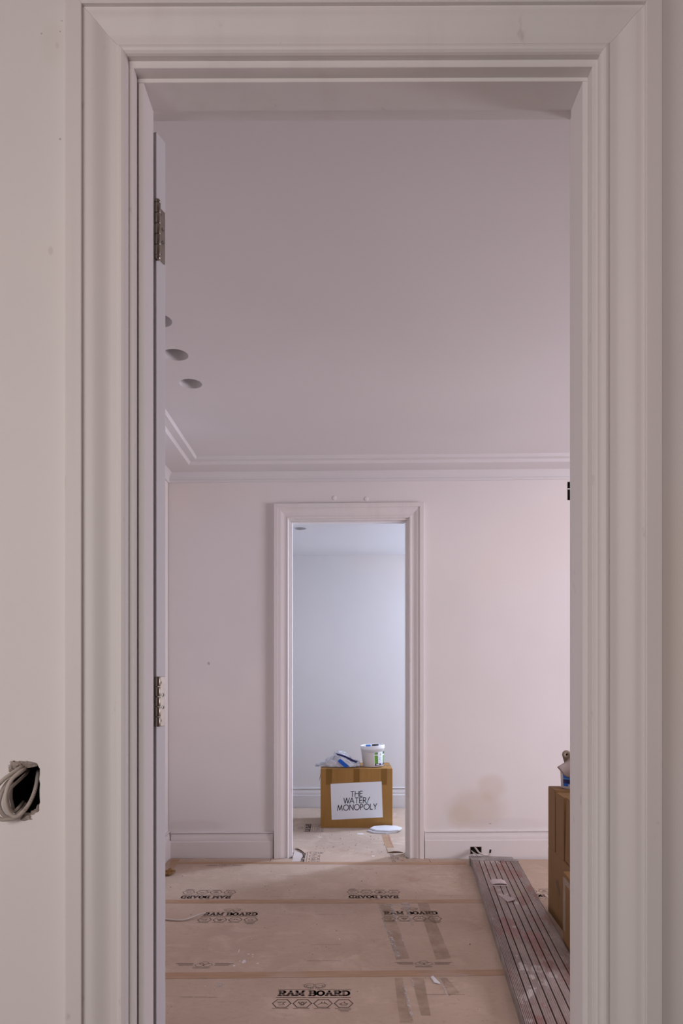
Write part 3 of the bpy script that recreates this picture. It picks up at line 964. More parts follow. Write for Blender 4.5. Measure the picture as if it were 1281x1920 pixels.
# lifted corners of the board in the far doorway
def flap(name, label, pts, zs, m):
    bm = B()
    n_ = 10
    (a, b), (c, d) = pts
    top, bot = [], []
    for i in range(n_ + 1):
        t = i / n_
        for j in range(4):
            s = j / 3
            p = a.lerp(b, t).lerp(c.lerp(d, t), s)
            z = 0.0012 + zs * math.sin(PI * t) ** 1.0 * (1 - s) ** 1.3
            top.append(bm.verts.new((p.x, p.y, z + 0.0022)))
            bot.append(bm.verts.new((p.x, p.y, z)))
    idx = lambda i, j: i * 4 + j
    for i in range(n_):
        for j in range(3):
            for L in (top, bot):
                bm.faces.new((L[idx(i, j)], L[idx(i + 1, j)], L[idx(i + 1, j + 1)], L[idx(i, j + 1)]))
    for i in range(n_):
        for j in (0, 3):
            bm.faces.new((top[idx(i, j)], top[idx(i + 1, j)], bot[idx(i + 1, j)], bot[idx(i, j)]))
    for j in range(3):
        for i in (0, n_):
            bm.faces.new((top[idx(i, j)], top[idx(i, j + 1)], bot[idx(i, j + 1)], bot[idx(i, j)]))
    return tag(link(name, bm, m), label, 'board flap', 'lifted board flaps in the far doorway')


flap('board_flap', 'lifted brown board flap at the right jamb of the far doorway', ((Vector((0.34, 4.99, 0)), Vector((0.452, 4.99, 0))), (Vector((0.34, 5.12, 0)), Vector((0.452, 5.12, 0)))), 0.008, M_BOARD)
flap('board_flap', 'lifted brown board flap at the left jamb of the far doorway', ((Vector((-0.345, 5.10, 0)), Vector((-0.268, 4.97, 0))), (Vector((-0.30, 5.16, 0)), Vector((-0.22, 5.03, 0)))), 0.011, M_BOARD)
bm = B()
plate(bm, [(-0.345, 4.75), (-0.29, 4.75), (-0.275, 4.86), (-0.285, 4.96), (-0.345, 5.06)], [], lambda u, v: (u, v, 0.001), lambda u, v: (u, v, 0.0003))
link('bare_patch', bm, mat('pale_underside', (0.60, 0.53, 0.49), 0.9), shD)
bm = B()
strokes(bm, [[(-0.285, 4.97), (-0.272, 4.90), (-0.283, 4.80)]], 0.008, lambda u, v: (u, v, 0.0012))
link('torn_edge', bm, M_GRIT, shD)

# ================================================================== things on the floor
# aluminium staging board
dirv = Vector((0.1053, 1, 0)).normalized()
a6 = math.atan2(dirv.x, dirv.y)
sb = tag(empty('staging_board', (0.8795, 4.60, 0.0), -a6), 'long paint-spattered aluminium staging board on the floor beside the boxes', 'staging board')
TH, WB, LB = 0.05, 0.306, 3.02
wid = [0.0463, 0.0325, 0.0387, 0.0333, 0.0348, 0.0348, 0.0325, 0.0525]
tot = sum(wid)
x = 0.0
for k, w in enumerate(wid):
    w = w * WB / tot
    xa, xb = x + (0.0024 if k else 0.004), x + w - (0.0024 if k < 7 else 0.004)
    nr = 6 if k in (0, 7) else 4
    pr = [(xa, TH - 0.016)]
    pit = (xb - xa) / nr
    gd = 0.0026 if k in (0, 7) else 0.0011
    for r in range(nr):
        s = xa + r * pit
        pr += [(s + 0.0003 if r == 0 else s, TH - gd), (s + pit * 0.18, TH), (s + pit * 0.72, TH), (s + pit * 0.90, TH - gd)]
    pr += [(xb, TH - 0.0025), (xb, TH - 0.016)]
    bm = B()
    sweep2(bm, pr, lambda u, v: (u, 0.0, v), lambda u, v: (u, -LB, v))
    link('slat', bm, M_ALU, sb)
    x += w
for sd in (0, 1):
    X0 = 0.0 if sd == 0 else WB - 0.0035
    bm = B()
    pr = [(X0, 0), (X0 + 0.0035, 0), (X0 + 0.0035, TH - 0.002), (X0 + 0.0018, TH - 0.0005), (X0, TH - 0.004), (X0 - (0.0015 if sd == 0 else -0.0015), TH - 0.012), (X0, TH - 0.018)]
    sweep2(bm, pr, lambda u, v: (u, 0.0, v), lambda u, v: (u, -LB, v))
    link('side_rail', bm, M_ALUS, sb)
bm = B(); box(bm, 0.006, WB - 0.006, -LB + 0.01, -0.01, 0.004, 0.012); link('gap_shade_sheet', bm, M_DARK, sb)  # dark sheet painting the shade seen between the slats
bm = B()
box(bm, -0.004, WB + 0.002, 0.0005, 0.046, 0.004, TH + 0.003, 0.002)
ep = link('end_plate', bm, M_ALUS, sb)
bm = B()
box(bm, -0.012, WB - 0.022, 0.0465, 0.118, 0.002, TH + 0.001, 0.003)
link('end_hook', bm, M_ALUS, sb)
for k in range(5):
    bm = B()
    lathe(bm, [(0.0055, 0.0), (0.005, 0.0012), (0.002, 0.002)], 14, lambda v: v + Vector((0.04 + 0.057 * k, 0.024, TH + 0.003)))
    link('rivet', bm, M_SCREW, sb)

# folded card sleeve and strip on the board
zt = TH
c1 = G(935, 1656, zt)
e = tag(empty('card_sleeve', (c1.x, c1.y, zt + 0.0007), -a6 * 0.2), 'folded greyish card sleeve with open end lying on staging board', 'card scrap')
bm = B()
n_ = 14
pr = []
for i in range(n_ + 1):
    t = i / n_
    pr.append((-0.046 + 0.092 * t, 0.0006 + 0.010 * math.sin(PI * t) ** 0.45))
lo = [(u, 0.0003) for u, v in pr]
pr2 = [(u * 0.985, max(v - 0.0013, 0.0004)) for u, v in pr]
for A_, B_ in ((pr, pr2),):
    fa = [[bm.verts.new((u, y, v)) for u, v in A_] for y in (-0.040, 0.045)]
    fb = [[bm.verts.new((u, y, v)) for u, v in B_] for y in (-0.040, 0.045)]
    for L in (fa, fb):
        for i in range(n_): bm.faces.new((L[0][i], L[0][i + 1], L[1][i + 1], L[1][i]))
    for y in (0, 1):
        for i in range(n_): bm.faces.new((fa[y][i], fa[y][i + 1], fb[y][i + 1], fb[y][i]))
    for i in (0, n_): bm.faces.new((fa[0][i], fa[1][i], fb[1][i], fb[0][i]))
link('upper_side', bm, M_SCRAP, e)
bm = B(); box(bm, -0.044, 0.046, -0.055, 0.045, -0.0005, 0.0004); link('lower_side', bm, M_SCRAP, e)
q = [G(933, 1677.5, zt), G(939, 1676.5, zt), G(966.5, 1687.5, zt), G(964, 1690, zt), G(952.5, 1692, zt)]
bm = B()
top = [bm.verts.new((p.x, p.y, zt + 0.0040 + (0.004 if i in (2, 3) else 0))) for i, p in enumerate(q)]
bot = [bm.verts.new((p.x, p.y, zt + 0.0004 + (0.004 if i in (2, 3) else 0))) for i, p in enumerate(q)]
bm.faces.new(top); bm.faces.new(bot)
for i in range(5): bm.faces.new((top[i], top[(i + 1) % 5], bot[(i + 1) % 5], bot[i]))
tag(link('card_strip', bm, M_SCRAP), 'torn flat strip of greyish card lying on staging board in front of sleeve', 'card scrap')

# paint chip
c1 = G(814, 1839)
bm = B()
sh = [(-0.010, 0.030), (0.0, 0.034), (0.009, 0.010), (0.022, -0.030), (0.014, -0.036), (-0.002, -0.020)]
top = [bm.verts.new((c1.x + u, c1.y + v, 0.0035 + 0.004 * (i % 3 == 1))) for i, (u, v) in enumerate(sh)]
bot = [bm.verts.new((c1.x + u, c1.y + v, 0.0012 + 0.002 * (i % 3 == 1))) for i, (u, v) in enumerate(sh)]
bm.faces.new(top); bm.faces.new(bot)
for i in range(6): bm.faces.new((top[i], top[(i + 1) % 6], bot[(i + 1) % 6], bot[i]))
tag(link('paint_chip', bm, M_PAPER), 'small white paint chip lying on the floor board near camera', 'chip')

# cable end on the floor at the left
bm = B()
pts = [G(x, y, 0.006) for x, y in ((285, 1722), (312, 1723.5), (330, 1725.5), (345, 1725), (360, 1721.5), (374, 1718.5), (385.5, 1716.5))]
for i, h in enumerate((0, 0, 0.001, 0.001, 0.004, 0.010, 0.014)): pts[i] = pts[i] + Vector((0, 0, h))
tube(bm, pts, 0.0055, 10, 0.8)
tag(link('cable_end', bm, M_PVCW, None, True), 'loose white cable end lying on the floor beside open door', 'cable')

# torn tape lump in left corner
e = tag(empty('torn_tape', (*gl(319, 1638), 0.0)), 'crumpled torn ochre tape on the floor in the left corner by far wall', 'tape scrap')
bm = B()
rr = random.Random(5)
b2 = bmesh.new(); bmesh.ops.create_grid(b2, x_segments=9, y_segments=9, size=0.05)
mp = {}
for v in b2.verts:
    k = noise.noise(v.co * 38) * 0.022 + 0.02 * max(0, 1 - v.co.length * 18)
    mp[v] = bm.verts.new((v.co.x * 0.7 - 0.012 + 0.01 * noise.noise(v.co * 60), v.co.y * 1.1 + 0.02 * noise.noise(v.co * 40), 0.004 + abs(k)))
for f in b2.faces: bm.faces.new([mp[v] for v in f.verts])
b2.free()
g_ = bmesh.ops.solidify(bm, geom=bm.faces[:], thickness=0.0012)
link('crumpled_tape', bm, M_TORN, e)
bm = B()
pl = [(-0.02, -0.075, 0.002), (0.012, -0.06, 0.006), (0.022, -0.02, 0.012), (-0.004, -0.03, 0.014), (-0.03, -0.05, 0.005)]
a = [bm.verts.new(p) for p in pl]; b = [bm.verts.new((p[0], p[1], p[2] - 0.001)) for p in pl]
bm.faces.new(a); bm.faces.new(b)
for i in range(5): bm.faces.new((a[i], a[(i + 1) % 5], b[(i + 1) % 5], b[i]))
link('pale_flap', bm, M_CARD2, e)
bm = B()
blob_flat(bm, 755.5, 1613.5, 2.2, 1.2, 0.003)
tag(link('wood_crumb', bm, M_TORN), 'tiny ochre crumb on the floor by right foot of the far door', 'crumb')

# cables out of the baseboard socket
def cab(name, label, pts, r, m, grp=None, cat='cable', parent=None):
    bm = B(); tube(bm, pts, r, 10)
    o = link(name, bm, m, parent, True)
    if not parent: tag(o, label, cat, grp)
    return o


g3 = 'cables from the baseboard socket'
c_ = tag(empty('socket_cable', (0.96, 4.84, 0.0)), 'thick white cable curling from baseboard socket to a black cut end', 'cable', g3)
def rel(ps): return [p - Vector((0.96, 4.84, 0.0)) for p in ps]
cab('sheath', None, rel([P(890, 1588.5, 4.858), P(893.5, 1592, 4.80), P(898, 1598, 4.74), P(905, 1602, 4.72), P(912, 1603.5, 4.72), P(917, 1603, 4.72), P(919, 1599, 4.72)]), 0.006, M_PVCW, parent=c_)
cab('black_tip', None, rel([P(919, 1599, 4.72), P(919.5, 1596, 4.72), P(920, 1593, 4.72)]), 0.0068, M_BLACK, parent=c_)
cab('socket_cable', 'thin white cable from baseboard socket bending left and down to the floor', [P(889, 1598, 4.858), P(888, 1601, 4.80), P(883.5, 1605, 4.76), P(880.8, 1608.5, 4.75), P(882.5, 1612.5, 4.755)], 0.0042, M_PVCW, g3)
cab('socket_cable', 'thin grey cable from baseboard socket running right onto the staging board', [P(883.5, 1594.5, 4.858), P(888, 1598.5, 4.80), P(893, 1601.5, 4.74), P(896, 1604.5, 4.715)], 0.0048, M_PVC, g3)

# cables looping out of the hole in the near wall
def wp(l): return [P(x, y, Y) for x, y, Y in l]
g4 = 'cable loops in the near wall hole'
cab('wall_cable', 'front grey cable loop curling out of the hole and back up its right side',
    wp([(50, 1437, 1.29), (46, 1442, 1.255), (35.6, 1449, 1.235), (21.5, 1462, 1.222), (13.1, 1480, 1.216), (10.3, 1498, 1.214), (14, 1517, 1.217), (21.5, 1528, 1.221), (31, 1531, 1.225), (42, 1523, 1.233), (52.5, 1510.5, 1.246), (61, 1494.6, 1.258), (67.4, 1475, 1.27), (71, 1452, 1.29), (71.5, 1444, 1.31)]), 0.0037, M_PVC, g4)
front = bpy.data.objects['wall_cable']
bm = B()
for i, (x, y) in enumerate(((66.3, 1483), (65.2, 1486.5), (64.2, 1489.5), (62.6, 1493), (61.2, 1496), (59.4, 1499), (57.5, 1502.5), (50.5, 1514), (47.5, 1517), (45.5, 1519))):
    Yc = 1.2600 - 0.00075 * (y - 1483) - 0.0042
    a, b = P(x - 2.0, y - 0.8, Yc), P(x + 1.6, y + 0.9, Yc)
    d = (b - a).normalized(); sd = Vector((-d.z, 0, d.x)) * 0.0004
    bm.faces.new([bm.verts.new(v) for v in (a - sd, b - sd, b + sd, a + sd)])
link('printed_tick', bm, M_INK, front)
cab('wall_cable', 'outermost grey cable loop leaving the hole top towards the picture edge',
    wp([(46, 1434, 1.28), (40, 1438, 1.25), (18.7, 1452.5, 1.225), (0, 1468, 1.212), (-16, 1490, 1.205), (-14, 1520, 1.208), (0, 1535.5, 1.214), (16, 1536, 1.222), (30, 1534, 1.232), (42, 1526, 1.250), (48, 1517, 1.285)]), 0.0037, M_PVC, g4)
cab('wall_cable', 'middle grey cable loop between the outermost and front loops',
    wp([(48, 1440, 1.30), (39, 1448, 1.255), (17, 1464, 1.230), (5.6, 1480, 1.222), (0, 1495, 1.219), (-2, 1510, 1.220), (4, 1525, 1.223), (14, 1532.5, 1.229), (27, 1531, 1.238), (38, 1521, 1.252), (48, 1507, 1.285)]), 0.0036, M_PVC, g4)
cab('wall_cable', 'thin darker cable crossing behind the front loop inside the hole',
    wp([(53, 1441, 1.30), (50.6, 1449, 1.275), (37, 1462, 1.256), (26, 1472, 1.244), (18, 1482, 1.235), (14, 1496, 1.231), (16, 1512, 1.233), (25, 1521, 1.241), (36, 1513, 1.254), (44, 1503, 1.285)]), 0.003, M_PVC, g4)

# ================================================================== boxes
def carton(name, label, loc_, rz, w, d, h, m, group, tilt=0.0, flapgap=0.0016, seam='y', lift=0.0):
    e = tag(empty(name, loc_, rz, tilt), label, 'box', group)
    bm = B(); box(bm, 0, w, 0, d, 0, h - 0.004, 0.0022, 2); link('body', bm, m, e)
    if seam == 'x':       # seam runs along x
        A_ = ((0.0012, w - 0.0012, 0.0012, d / 2 - flapgap / 2), (0.0012, w - 0.0012, d / 2 + flapgap / 2, d - 0.0012))
    else:
        A_ = ((0.0012, w / 2 - flapgap / 2, 0.0012, d - 0.0012), (w / 2 + flapgap / 2, w - 0.0012, 0.0012, d - 0.0012))
    for q in A_:
        bm = B(); box(bm, *q, h - 0.0036, h, 0.0008, 1); link('top_flap', bm, m, e)
    return e


# the big box in the far room
bx0, bx1, by0, by1, bh = -0.178, 0.434, 5.807, 6.23, 0.503
big = carton('cardboard_box', 'large brown cardboard box with white printed sheet in the far room', (bx0, by0, 0.0006), 0, bx1 - bx0, by1 - by0, bh, M_CARD, None, seam='x')
big['category'] = 'box'
def bf(px, py, dy=0.0):
    p = P(px, py, by0 - dy)
    return p - Vector((bx0, by0, 0.0006))
def patch(name, q, m, parent, dy, th=0.0006):
    bm = B()
    a = [bm.verts.new(bf(x, y, dy)) for x, y in q]
    b = [bm.verts.new(bf(x, y, dy) + Vector((0, th, 0))) for x, y in q]
    bm.faces.new(a); bm.faces.new(b[::-1])
    for i in range(len(a)): bm.faces.new((a[i], a[(i + 1) % len(a)], b[(i + 1) % len(a)], b[i]))
    return link(name, bm, m, parent)
def r3(x, y): return (540 + x / 4.927, 1370 + y / 4.927)
for q in (((352, 352), (408, 352), (405, 500), (352, 500)), ((607, 352), (662, 352), (662, 474), (607, 474)), ((862, 350), (917, 350), (914, 500), (862, 500))):
    patch('packing_tape', [r3(*k) for k in q], M_PACK, big, 0.0010)
sheet_ = patch('printed_sheet', [r3(394, 491), r3(866, 469), r3(877, 800), r3(404, 824)], M_PAPER, big, 0.0022)
bm = B(); box(bm, -0.001, (bx1 - bx0) + 0.001, 0.186, 0.236, bh + 0.0002, bh + 0.0008); link('top_tape', bm, M_PACK, big)
bm = B()   # frayed corner flap on left side
a = [bm.verts.new(v) for v in ((-0.0008, 0.01, 0.455), (-0.012, 0.015, 0.400), (-0.004, 0.05, 0.42), (-0.0008, 0.05, 0.46))]
b = [bm.verts.new(v.co + Vector((-0.0015, 0, 0))) for v in a]
bm.faces.new(a); bm.faces.new(b)
for i in range(4): bm.faces.new((a[i], a[(i + 1) % 4], b[(i + 1) % 4], b[i]))
link('loose_flap', bm, M_CARD, big)

GEO = {
    'T': ([[(0, 1), (.56, 1)], [(.28, 1), (.28, 0)]], .56), 'H': ([[(0, 0), (0, 1)], [(.64, 0), (.64, 1)], [(0, .53), (.64, .53)]], .64),
    'E': ([[(.44, 1), (0, 1), (0, 0), (.44, 0)], [(0, .53), (.42, .53)]], .44), 'W': ([[(0, 1), (.26, 0), (.49, 1), (.72, 0), (.98, 1)]], .98),
    'A': ([[(0, 0), (.37, 1), (.74, 0)], [(.13, .34), (.61, .34)]], .74), 'R': ([[(0, 0), (0, 1)], [(0, 1)] + arc(.21, .74, .25, .26, 90, -90, 10) + [(0, .48)], [(.2, .48), (.5, 0)]], .5),
    'M': ([[(0, 0), (.17, 1), (.47, .08), (.77, 1), (.94, 0)]], .94), 'O': ([arc(.5, .5, .5, .5, 0, 360, 26)], 1.0),
    'N': ([[(0, 0), (0, 1), (.68, 0), (.68, 1)]], .68), 'P': ([[(0, 0), (0, 1)], [(0, 1)] + arc(.2, .73, .25, .27, 90, -90, 10) + [(0, .46)]], .46),
    'L': ([[(0, 1), (0, 0), (.42, 0)]], .42), 'Y': ([[(0, 1), (.31, .46), (.62, 1)], [(.31, .46), (.31, 0)]], .62)}


def word(txt, x0, y0, x1, y1, h):
    """letters along the base line (x0,y0)-(x1,y1), crop pixels"""
    out, x, sp = [], 0.0, 0.2
    for ch in txt:
        ls, w = GEO[ch]
        out += [[(p[0] + x, p[1]) for p in l] for l in ls]
        x += w + (sp if ch != 'W' else 0.06)
    x -= sp
    ux, uy = (x1 - x0) / x, (y1 - y0) / x
    res = []
    for l in out:
        res.append([(x0 + p[0] * ux + p[1] * h * 0.028, y0 + p[0] * uy - p[1] * h) for p in l])
    return res


bm = B()
fn = lambda u, v: bf(*r3(u, v), 0.0029)
ls = word('THE', 580, 611, 687, 606, 48) + word('WATER', 515, 672, 722, 667, 49) + word('MONOPOLY', 457, 739, 820, 724, 50)
strokes(bm, ls, 6.6, fn)
link('lettering', bm, M_BLACK, sheet_)
bm = B(); strokes(bm, [[(728, 673), (741, 643)]], 6.5, fn); link('teal_slash', bm, M_TEAL, sheet_)
bm = B(); strokes(bm, [[(741, 643), (755, 612)]], 6.5, fn); link('slash_tip', bm, M_BLACK, sheet_)

# bucket on the big box
bk = tag(empty('plastic_bucket', (0.279, 5.955, bh + 0.0062), math.radians(14), 0.0, math.radians(-3.2)), 'white plastic bucket with green label standing on the big box', 'bucket')
H_ = 0.178
bm = B()
lathe(bm, [(0.082, 0), (0.088, 0.001), (0.0905, 0.004), (0.101, H_ - 0.030), (0.1035, H_ - 0.029), (0.1035, H_ - 0.012), (0.102, H_ - 0.010)], 48)
link('pail', bm, M_BUCKET, bk, False)
for f in bk.children[0].data.polygons: f.use_smooth = True
bm = B()
lathe(bm, [(0.1045, H_ - 0.023), (0.1065, H_ - 0.021), (0.1065, H_ + 0.001), (0.105, H_ + 0.004), (0.099, H_ + 0.004), (0.097, H_ - 0.001), (0.002, H_ - 0.001)], 48)
link('lid', bm, M_BUCKET, bk)
bm = B()
wpts = []
for i in range(9):
    a = math.radians(188 + 12 * i)
    wpts.append((0.1085 * math.cos(a), 0.1085 * math.sin(a), H_ - 0.022 - 0.030 * math.sin(PI * i / 11)))
tube(bm, wpts, 0.0018, 8)
link('bail_handle', bm, mat('bail_grey', (0.55, 0.54, 0.56), 0.4), bk, True)


def wrap(name, a0, a1, z0, z1, m, parent, off):
    bm = B()
    n_ = 12
    g = []
    for i in range(n_ + 1):
        a = math.radians(a0 + (a1 - a0) * i / n_)
        col_ = []
        for z in (z0, z1):
            r = 0.0905 + (0.101 - 0.0905) * (z - 0.004) / (H_ - 0.034) + off
            col_.append(bm.verts.new((r * math.cos(a), r * math.sin(a), z)))
        g.append(col_)
    for i in range(n_):
        bm.faces.new((g[i][0], g[i + 1][0], g[i + 1][1], g[i][1]))
    return link(name, bm, m, parent)


lb = wrap('label', 258, 338, 0.016, 0.128, M_PAPER, bk, 0.0006)
wrap('green_band', 262, 276, 0.030, 0.100, M_GREEN, lb, 0.0011)
wrap('green_band', 262, 274, 0.108, 0.126, M_GREEN, lb, 0.0011)
wrap('dark_band', 274, 279, 0.108, 0.126, M_LGREEN, lb, 0.0011)
wrap('dark_band', 276, 279, 0.030, 0.096, M_LGREEN, lb, 0.0011)
wrap('green_band', 318, 336, 0.030, 0.096, M_GREEN, lb, 0.0011)
wrap('dark_band', 314, 319, 0.034, 0.096, M_LGREEN, lb, 0.0011)
wrap('dark_band', 312, 336, 0.106, 0.128, M_LGREEN, lb, 0.0011)
wrap('navy_band', 262, 336, 0.012, 0.030, M_NAVY, lb, 0.0013)
wrap('pale_panel', 269, 287, 0.017, 0.026, M_PAPER, lb, 0.0017)
wrap('pale_panel', 297, 314, 0.017, 0.026, M_PAPER, lb, 0.0017)
wrap('emblem', 292, 300, 0.100, 0.114, M_GREEN, lb, 0.0011)
wrap('emblem_centre', 294, 298, 0.104, 0.110, M_PAPER, lb, 0.0014)
wrap('text_line', 282, 302, 0.0775, 0.0795, M_LBLUE, lb, 0.0011)
wrap('text_line', 284, 296, 0.064, 0.068, M_LBLUE, lb, 0.0011)
wrap('text_line', 296, 302, 0.048, 0.052, M_LBLUE, lb, 0.0011)

rot = bk.rotation_euler.to_matrix()
def on_lid(x, y, z=0.0):
    return Vector(bk.location) + rot @ Vector((x, y, H_ - 0.0008 + z))
s_ = empty('blue_block', on_lid(-0.046, -0.03), math.radians(20), 0, math.radians(-3.2))
tag(s_, 'small blue block lying on the lid of the white bucket', 'block')
bm = B(); box(bm, -0.018, 0.018, -0.014, 0.014, 0, 0.008, 0.002, 2); link('blue_side', bm, M_BLUE, s_)
bm = B(); box(bm, -0.018, 0.018, -0.014, 0.014, 0.008, 0.014, 0.002, 2); link('pale_side', bm, M_LBLUE, s_)
s_ = empty('black_ring', on_lid(0.022, -0.015), 0, 0, math.radians(-3.2))
tag(s_, 'flat black ring lying on the lid of the white bucket', 'ring')
bm = B()
lathe(bm, [(0.017, 0.0), (0.029, 0.0), (0.030, 0.001), (0.030, 0.009), (0.029, 0.010), (0.017, 0.010)], 32)
link('ring_body', bm, M_BLACK, s_)

# crumpled clear bag on the big box
bgz = bh + 0.0060
bag = tag(empty('plastic_bag', (-0.027, 5.93, bgz)), 'crumpled clear plastic bag with blue and navy print on the big box', 'bag')
bm = B()
b2 = bmesh.new(); bmesh.ops.create_icosphere(b2, subdivisions=5, radius=1)
mp = {}
for v in b2.verts:
    d = v.co.normalized()
    crease = abs(noise.noise(d * 3.1 + Vector((4, 1, 2)))) * 0.55 + abs(noise.noise(d * 7.0)) * 0.22
    k = 0.95 - crease
    x_ = max(-0.2, min(0.185, d.x * 0.215 * (k + 0.18)))
    hgt = 0.145 * (0.55 + 0.45 * math.cos(min(PI, abs((x_ - 0.0) / 0.21) * 2.4)))
    if x_ < -0.04: hgt *= 0.75
    if x_ > 0.11: hgt = 0.075
    z_ = max(0.0, d.z) ** 0.7 * hgt * k * 1.05 + 0.0008
    if d.x < -0.75: z_ -= 0.0
    mp[v] = bm.verts.new((x_, d.y * 0.072 * (k + 0.1), z_))
for f in b2.faces: bm.faces.new([mp[v] for v in f.verts])
b2.free()
link('bag_film', bm, M_BAG, bag, True)


def bgp(px, py, Y): return P(px, py, Y) - Vector((-0.027, 5.93, bgz))


def slabq(name, q, Y, th, m, parent):
    bm = B()
    a = [bm.verts.new(bgp(x, y, Y)) for x, y in q]
    b = [bm.verts.new(bgp(x, y, Y) + Vector((0, th, 0))) for x, y in q]
    bm.faces.new(a); bm.faces.new(b[::-1])
    for i in range(len(a)): bm.faces.new((a[i], a[(i + 1) % len(a)], b[(i + 1) % len(a)], b[i]))
    return link(name, bm, m, parent)


slabq('navy_edge', [(629, 1411.6), (634, 1413.2), (643.5, 1415.5), (656, 1421), (663.5, 1425), (671.5, 1427.6), (668, 1430.5), (658, 1427), (648.5, 1421), (640, 1418), (633, 1416)], 5.858, 0.006, M_NAVY, bag)
slabq('blue_patch', [(637.8, 1422.6), (654.2, 1435.8), (650, 1439.2), (645.5, 1438.2), (633, 1427.2)], 5.846, 0.004, M_BLUE, bag)
slabq('white_panel', [(639, 1419.5), (648, 1422.5), (660, 1430), (665, 1434), (657, 1438.5), (653.5, 1435), (640, 1424)], 5.854, 0.003, M_PAPER, bag)
slabq('grey_fold', [(648, 1424.5), (655, 1429), (659, 1432), (655, 1431), (649, 1427)], 5.852, 0.001, M_TILEB, bag)

# hexagonal tile stack before the box
def octo(name, label, cx, cy, z, rot_, tilt, m):
    e = tag(empty(name, (cx, cy, z), rot_, tilt), label, 'tile', 'white octagonal tiles')
    pts = [(0.136 * math.cos(k * PI / 4), 0.104 * math.sin(k * PI / 4)) for k in range(8)]
    bm = B()
    plate(bm, pts, [], lambda u, v: (u, v, 0.0), lambda u, v: (u, v, 0.009))
    link('tile_body', bm, M_TILEB, e)
    bm = B()
    plate(bm, [(u * 0.995, v * 0.995) for u, v in pts], [], lambda u, v: (u, v, 0.0092), lambda u, v: (u * 0.985, v * 0.985, 0.0125))
    link('glazed_face', bm, M_TILE, e)


octo('octagonal_tile', 'white octagonal tile lying under another one before the big box', 0.350, 5.680, 0.001, 0.14, 0, M_TILE)
octo('octagonal_tile', 'white octagonal tile on top of another one before the big box', 0.372, 5.690, 0.0148, 0.05, 0, M_TILE)

# stack of boxes at the right
ORG = Vector((1.137, 3.755, 0))
rz = math.atan2(0.058, 1)                    # boxes turned a touch
def so(s, out=0.0, z=0.0):
    """point s metres toward the camera along the visible side"""
    return Vector((ORG.x - 0.058 * s + out, ORG.y - s - 0.058 * out, z))
gs = 'stacked plain brown boxes by the staging board'
zl = 0.358
o_ = so(0.48)
low = carton('cardboard_box', 'tall plain brown box under the row of slim boxes', (o_.x, o_.y, 0.0006), -rz, 0.42, 0.48, zl, M_CARD2, gs)
# handwritten scribble on its side
bm = B()
sc = [arc(0.30 - .0, 0.205, 0.010, 0.012, 0, 330, 12), [(0.284, 0.215), (0.276, 0.205), (0.284, 0.192), (0.277, 0.180)], [(0.262, 0.208), (0.268, 0.190), (0.256, 0.176)],
      arc(0.248, 0.192, 0.009, 0.012, 30, 370, 12), [(0.300, 0.178), (0.292, 0.165), (0.284, 0.170)], [(0.262, 0.168), (0.250, 0.156)], arc(0.236, 0.170, 0.007, 0.010, 0, 300, 10), [(0.282, 0.225), (0.268, 0.222), (0.258, 0.214)]]
strokes(bm, sc, 0.004, lambda u, v: (-0.0008, u, v))
link('scribble', bm, M_INKF, low)
h1 = 0.686 - zl
o_ = so(0.145)
carton('cardboard_box', 'slim upright brown box at far end of the row, under the blue tub', (o_.x, o_.y, zl + 0.0008), -rz, 0.42, 0.144, h1, M_CARD2, gs, seam='x')
o_ = so(0.320)
carton('cardboard_box', 'slim upright brown box in the middle of the row', (o_.x, o_.y, zl + 0.0008), -rz, 0.42, 0.156, h1 - 0.008, M_CARD2, gs, seam='x')
o_ = so(0.478)
carton('cardboard_box', 'slim upright brown box leaning at the near end of the row', (o_.x, o_.y, zl + 0.0008), -rz, 0.40, 0.135, h1 - 0.010, M_CARD2, gs, tilt=math.radians(5), seam='x')
a_n = 0.105
near = carton('cardboard_box', 'smaller brown box with milky tape on its corner, nearest the camera', (1.0485 - 0.105 * 0.36, 3.235 - 0.36, 0.0006), -a_n, 0.34, 0.36, 0.366, M_CARD2, gs, seam='y')
bm = B()
box(bm, -0.0008, -0.0002, 0.300, 0.352, 0.10, 0.345)
link('milky_tape', bm, M_PACKW, near)
bm = B()
box(bm, -0.0016, -0.001, 0.20, 0.318, 0.322, 0.352)
link('milky_tape', bm, M_PACKW, near)

# tub, paper and roll on the stack
tb = tag(empty('plastic_tub', (1.247, 3.690, 0.6872), math.radians(10)), 'small white tub with blue label on the slim boxes', 'tub')
bm = B()
lathe(bm, [(0.054, 0), (0.057, 0.0015), (0.062, 0.092), (0.0645, 0.093), (0.0645, 0.103), (0.061, 0.104), (0.0605, 0.098), (0.055, 0.006), (0.01, 0.005)], 40)
link('tub_body', bm, M_BUCKET, tb, True)
def wrap2(name, a0, a1, z0, z1, m, off):
    bm = B(); g = []
    for i in range(17):
        a = math.radians(a0 + (a1 - a0) * i / 16)
        g.append([bm.verts.new(((0.057 + 0.005 * z / 0.092 + off) * math.cos(a), (0.057 + 0.005 * z / 0.092 + off) * math.sin(a), z)) for z in (z0, z1)])
    for i in range(16): bm.faces.new((g[i][0], g[i + 1][0], g[i + 1][1], g[i][1]))
    return link(name, bm, m, tb)
wrap2('blue_label', 192, 345, 0.014, 0.086, M_BLUE, 0.0006)
wrap2('pale_stripe', 192, 345, 0.052, 0.058, M_LBLUE, 0.0010)
wrap2('navy_stripe', 192, 345, 0.030, 0.050, M_NAVY, 0.0010)
wrap2('grey_foot', 222, 345, 0.010, 0.026, M_TILEB, 0.0010)
wrap2('white_letters', 236, 248, 0.034, 0.041, M_PAPER, 0.0014)
wrap2('white_letters', 251, 262, 0.034, 0.041, M_PAPER, 0.0014)

